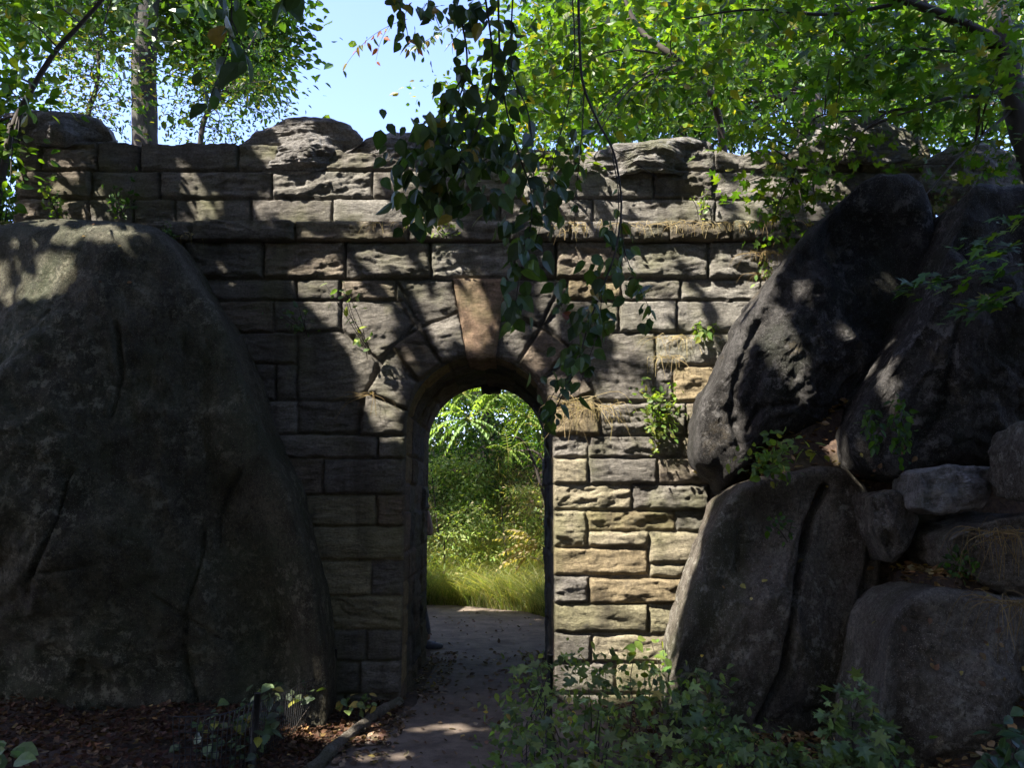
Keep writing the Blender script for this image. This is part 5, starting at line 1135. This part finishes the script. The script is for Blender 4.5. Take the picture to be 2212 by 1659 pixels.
# ------------------------------------------------------------------ unseen shade trees, crowns shaped to cast the sun patches
LIT = [  # sunlit patches (photo u, v, half width, half height, tilt degrees, strength)
    (115, 345, 70, 18, 0, .6), (110, 405, 75, 40, 0, .7), (105, 455, 80, 28, 0, .6), (415, 400, 34, 24, -40, .9), (400, 450, 75, 16, 0, .6), (255, 455, 50, 14, 0, .4), (130, 275, 60, 16, 0, .5),
    (640, 320, 75, 50, 0, .9), (690, 397, 115, 34, 0, 1), (620, 455, 80, 22, 0, .7), (790, 455, 90, 26, 0, .9), (780, 350, 70, 30, 0, .8), (850, 390, 60, 40, 0, .7), (900, 500, 100, 18, 0, .8), (580, 270, 60, 14, 0, .5),
    (840, 585, 80, 18, 0, .9), (975, 585, 45, 16, 0, 1), (640, 575, 30, 12, 0, .4), (500, 560, 60, 12, 0, .3),
    (800, 690, 62, 50, 0, .9), (940, 655, 50, 36, 0, .6), (965, 725, 34, 44, 0, .85), (1028, 690, 36, 84, 0, .75), (845, 830, 52, 38, 35, .85), (835, 905, 50, 34, 0, .8), (790, 760, 40, 34, 40, .9), (915, 780, 28, 16, 0, .7), (715, 640, 60, 50, 0, .9), (870, 960, 12, 30, 0, .4),
    (1150, 760, 30, 44, 0, .7), (1240, 690, 70, 70, 0, .6), (1230, 590, 50, 20, 0, .6), (480, 490, 50, 10, 0, .2),
    (60, 590, 90, 50, 15, .85), (200, 500, 120, 14, 5, .6), (300, 520, 40, 12, 20, .5), (30, 545, 30, 20, 0, .5), (500, 600, 30, 5, 0, .4), (385, 560, 8, 20, 0, .3),
    (1545, 890, 40, 150, 20, 1), (1690, 740, 22, 100, 20, .75), (1730, 620, 30, 14, 0, .6), (1870, 440, 60, 14, -20, .5), (1700, 900, 30, 14, 0, .5), (1930, 385, 50, 8, 0, .4), (1790, 620, 50, 10, -30, .5), (1620, 680, 20, 60, 20, .5),
    (1905, 800, 16, 110, 30, .8), (1790, 975, 80, 24, -10, .9), (1660, 985, 60, 40, 0, .6), (1860, 1000, 40, 30, 0, .4),
    (960, 1578, 60, 7, 0, .6), (815, 1598, 46, 8, -15, .6), (700, 1590, 80, 16, -10, .85), (1000, 1470, 60, 8, 0, .3), (830, 1640, 50, 8, 0, .5), (770, 1580, 30, 8, 0, .6),
    (2110, 340, 90, 40, 0, .6), (1860, 300, 150, 50, 0, .8), (1380, 1410, 70, 50, 0, .8), (1430, 1470, 40, 40, 0, .7), (1220, 1450, 60, 14, 0, .35), (1800, 1580, 40, 40, 0, .12)]
LITP = [([(1110, 290), (1560, 285), (1830, 320), (1800, 410), (1720, 490), (1690, 540), (1110, 520)], .74), ([(1195, 540), (1700, 540), (1660, 620), (1195, 606)], .8), ([(1330, 606), (1660, 606), (1580, 790), (1545, 880), (1290, 880), (1330, 720)], .76),
        ([(1196, 850), (1530, 860), (1500, 960), (1200, 960)], .8), ([(1196, 930), (1495, 930), (1535, 1080), (1465, 1330), (1425, 1500), (1196, 1500)], .96)]
DIM = [(1455, 355, 46, 26, 0, .9), (1260, 720, 60, 60, 0, .5), (1345, 800, 50, 60, 0, .45), (1480, 1020, 60, 26, 0, .7), (1240, 1265, 36, 30, 0, .5), (1240, 1390, 40, 30, 0, .75), (1300, 1205, 70, 12, 0, .5), (1440, 900, 60, 40, 0, .3), (1340, 920, 50, 20, 0, .4), (1230, 420, 90, 60, 0, .5), (1150, 500, 60, 30, 0, .7), (1900, 600, 130, 190, 0, .85), (1600, 1300, 90, 260, 0, 1)]
mu, mv = np.meshgrid(np.arange(-400, 2700, 4.0), np.arange(-300, 1900, 4.0))
mask = np.zeros(mu.shape)
def ell(u, v, a, b, r):
    c, s = math.cos(RAD(r)), math.sin(RAD(r)); dx, dy = mu - u, mv - v
    return 1 - sst(0.7, 1.25, np.hypot((dx * c - dy * s) / a, (dx * s + dy * c) / b))
for p, s in LITP: mask = np.maximum(mask, s * inpoly(mu.ravel(), mv.ravel(), p).reshape(mu.shape))
for u, v, a, b_, r, s in LIT: mask = np.maximum(mask, s * ell(u, v, a, b_, r))
for u, v, a, b_, r, s in DIM: mask = mask * (1 - s * ell(u, v, a, b_, r))
allV = []; allF = []; k0 = 0
for V, Q in ROCKS:
    allV.append(V); allF.append(Q + k0); k0 += len(V)
BV = BVHTree.FromPolygons(np.concatenate(allV).tolist(), np.concatenate(allF).tolist())
def rock_leaves():
    g = rng(170); P = []; Nn = []
    for px, n, yr in (((1480, 1900, 1010, 1400), 34, (-1.9, -0.9)), ((1930, 2230, 1280, 1500), 34, (-2.7, -1.8)), ((0, 340, 480, 640), 16, (-1.4, -0.4)), ((1840, 1990, 940, 1030), 20, (-2.2, -1.2))):
        u = g.uniform(px[0], px[1], n); v = g.uniform(px[2], px[3], n)
        for a, b in zip(u, v):
            o = Vector(CAM); d = Vector(W(a, b, 0.0) - CAM).normalized(); h = BV.ray_cast(o, d)
            if h[0] is not None and abs(h[1].z) > 0.2 and g.uniform() < 0.25 + abs(h[1].z):
                P.append(np.array(h[0]) - 0.006 * np.array(d)); nn = np.array(h[1]); Nn.append(nn if nn @ np.array(d) < 0 else -nn)
    P = np.array(P); Nn = unit(np.array(Nn) + g.normal(size=P.shape) * 0.25); n = len(P); d = np.cross(Nn, rdir(n, g))
    o = leaves('leaf_litter', P + Nn * 0.008, d, Nn, g.uniform(0.025, 0.06, n), tints(n, [(0.24, 0.2, 0.07), (0.16, 0.10, 0.05), (0.10, 0.06, 0.04), (0.30, 0.25, 0.12)], [2, 3, 4, .6], g, 0.3), lt_ovate(0.33, 0.12, 0.1), M_LITTER)
    o['kind'] = 'stuff'; o['label'] = 'stray yellow and brown leaves lying on the boulders'; o['category'] = 'fallen leaves'
rock_leaves()
def thicket():
    """woods behind and beside the viewer"""
    g = rng(160)
    spots = [(-9.5, -8.5, 'dense bushy tree behind the viewer on the far left'), (-6, -13.5, 'dense bushy tree behind the viewer left of the path'), (0, -15, 'dense bushy tree behind the viewer where the path bends'), (6, -13, 'dense bushy tree behind the viewer right of the path'), (9.5, -7.5, 'dense bushy tree beside the viewer on the far right')]
    for k, (hx, hy, lb) in enumerate(spots):
        t = thing('tree', lb, 'tree', base_of((hx, hy))); z0 = float(terr(hx, hy))
        trunk(t, [(hx, hy, z0 - 0.1), (hx, hy + 0.1, 3), (hx + 0.2, hy, 7)], [0.2, 0.15, 0.05], M_BARK, seed=k)
        n = 4200; P = np.array([hx, hy, 4.6]) + g.normal(size=(n, 3)) * np.array([2.0, 1.5, 2.0]); P[:, 2] = np.abs(P[:, 2]) + 0.2
        leaves('crown', P, rdir(n, g), rdir(n, g, 0.8), g.uniform(0.28, 0.46, n), tints(n, LG, (5, 3, .5, 0), g), lt_hex(0.36), M_LEAFD, t)
thicket()
def shade():
    g = rng(150); N0 = 95000
    ex = unit(np.cross(SUN, [0, 0, 1.0])); ey = np.cross(ex, SUN)
    C0 = np.array([0.2, -1.2, 1.8])
    a = g.uniform(-7.2, 7.2, N0); b = g.uniform(-4.6, 5.2, N0)
    cl = 0.10
    base = C0 + a[:, None] * ex + b[:, None] * ey
    z = g.uniform(7.4, 10.6, N0)                                 # height of the leaf
    tt = (z - base[:, 2]) / SUN[2]; P = base + tt[:, None] * SUN
    keep = np.ones(N0, bool); sv = Vector(SUN)
    sz = g.uniform(0.17, 0.28, N0); dd = rdir(N0, g); NN = unit(g.normal(size=(N0, 3)) * 0.5 - SUN); sdv = unit(np.cross(NN, dd)); up_ = np.cross(dd, sdv)
    mx = np.zeros(N0); mmin = np.ones(N0)
    for oa, ob in ((0.5, 0), (0, 0), (1, 0), (0.45, 0.3), (0.45, -0.3)):
        q = P + (sz * oa)[:, None] * dd + (sz * ob)[:, None] * sdv
        H = q - (q[:, 1] / SUN[1])[:, None] * SUN
        gr_ = H[:, 2] < 0; H[gr_] = (q - (q[:, 2] / SUN[2])[:, None] * SUN)[gr_]
        if oa == 0.5 and ob == 0: H0 = H.copy()
        D0 = np.linalg.norm(H - q, axis=1)
        for i in range(N0):
            if abs(H[i, 0]) > 7: continue
            h = BV.ray_cast(Vector(q[i]), sv, D0[i])
            if h[0] is not None: H[i] = h[0]
        u, v = PX(H); iu = np.clip(((u + 400) / 4).astype(int), 0, mask.shape[1] - 1); iv = np.clip(((v + 300) / 4).astype(int), 0, mask.shape[0] - 1)
        mx = np.maximum(mx, mask[iv, iu])
    H = H0
    vb = (-3.25 - P[:, 1]) / SUN[1]; VB = P + vb[:, None] * SUN                      # hanging branches stay in the shade
    vine = (VB[:, 0] > -0.75) & (VB[:, 0] < 0.75) & (VB[:, 2] > 2.2) & (VB[:, 2] < 4.4)
    keep = ((g.uniform(size=N0) < (1 - mx) ** 2.6) | (vine & (mx < 0.9))) & (P[:, 1] < -1.0) & ((H[:, 2] < 5.25) | (g.uniform(size=N0) < 0.6))  # leaves kept only where their shadow is wanted
    vs = (-0.85 - P[:, 1]) / SUN[1]; us_, vs_ = PX(P + vs[:, None] * SUN)          # the drooping maple sprays catch the sun
    keep &= ~((us_ > 1570) & (us_ < 1890) & (vs_ > 230) & (vs_ < 520) & (g.uniform(size=N0) < 0.75))
    uu, vv = PX(P); keep &= ~(((P - CAM) @ FWD > 0.3) & (vv > -160) & (uu > -200) & (uu < 2400))     # crowns stay above the frame
    P, sz, dd, NN = P[keep], sz[keep], dd[keep], NN[keep]
    heads = [(-8.6, -4.4), (-5.2, -9.4), (-1.2, -11.4)]
    own = np.argmin([np.hypot(P[:, 0] - (hx + 0.6), P[:, 1] - hy) for hx, hy in heads], 0)
    words = ['tall oak like tree behind the viewer to the left shading the huge boulder', 'tall tree behind the viewer whose crown shades the arch', 'tall tree behind the viewer to the right shading the path']
    for k, (hx, hy) in enumerate(heads):
        q = P[own == k]; t = thing('tree', words[k], 'tree', base_of((hx, hy, 0)))
        z0 = float(terr(hx, hy))
        T = trunk(t, [(hx, hy, z0 - 0.1), (hx + 0.1, hy, 3), (hx, hy + 0.2, 6), (hx + 0.3, hy + 0.8, 8.5), (hx + 0.4, hy + 1.4, 11)], [0.3, 0.24, 0.2, 0.15, 0.05], M_BARK, seed=k)
        n = len(q); kk = own == k
        if not n: continue
        leaves('crown', q, dd[kk], NN[kk], sz[kk], tints(n, LG, (4, 4, 1, .1), g), lt_hex(0.33), M_LEAFD, t)
        b = MB()
        for c in q[g.choice(n, min(26, n), replace=False)]:
            s = T[g.integers(len(T) // 2, len(T))]; b.tube(catmull([s, (s + c) / 2 + [0, 0, 0.3], c], 5), np.linspace(0.05, 0.008, 11), 5)
        b.build('limb', M_BARK, t)
    n = 9000; q = np.stack([g.uniform(-2.0, 1.3, n), g.uniform(2.9, 5.5, n), 0 * g.uniform(size=n)], -1)  # added out-of-view leaves, set along sun rays to shade the far path
    z = g.uniform(8.2, 10.5, n); q = q + (z / SUN[2])[:, None] * SUN
    wob_ = pnoise(np.stack([q[:, 0] * 0.7, q[:, 1] * 2.2, 0 * z], -1)); q = q[wob_ < 0.14]; hw = q - (q[:, 1] / SUN[1])[:, None] * SUN; q = q[(hw[:, 2] > 5.7) | (q[:, 1] > 0.5)]; n = len(q)
    uu, vv = PX(q); q = q[~((vv > -60) & (uu > -100) & (uu < 2300))]; n = len(q); d = rdir(n, g)
    q = np.concatenate([q, np.array([-6.7, 4.2, 10.4]) + g.normal(size=(1800, 3)) * np.array([1.3, 1.2, 0.9])]); n = len(q); d = rdir(n, g)  # extra leaf mass added on the sun side to shade the trunk
    leaves('crown', q, d, unit(g.normal(size=(n, 3)) * 0.5 - SUN), g.uniform(0.17, 0.27, n), tints(n, LG, (4, 4, 1, .1), g), lt_hex(0.33), M_LEAFD, TALL)
    print('shade leaves', len(P), n)
shade()
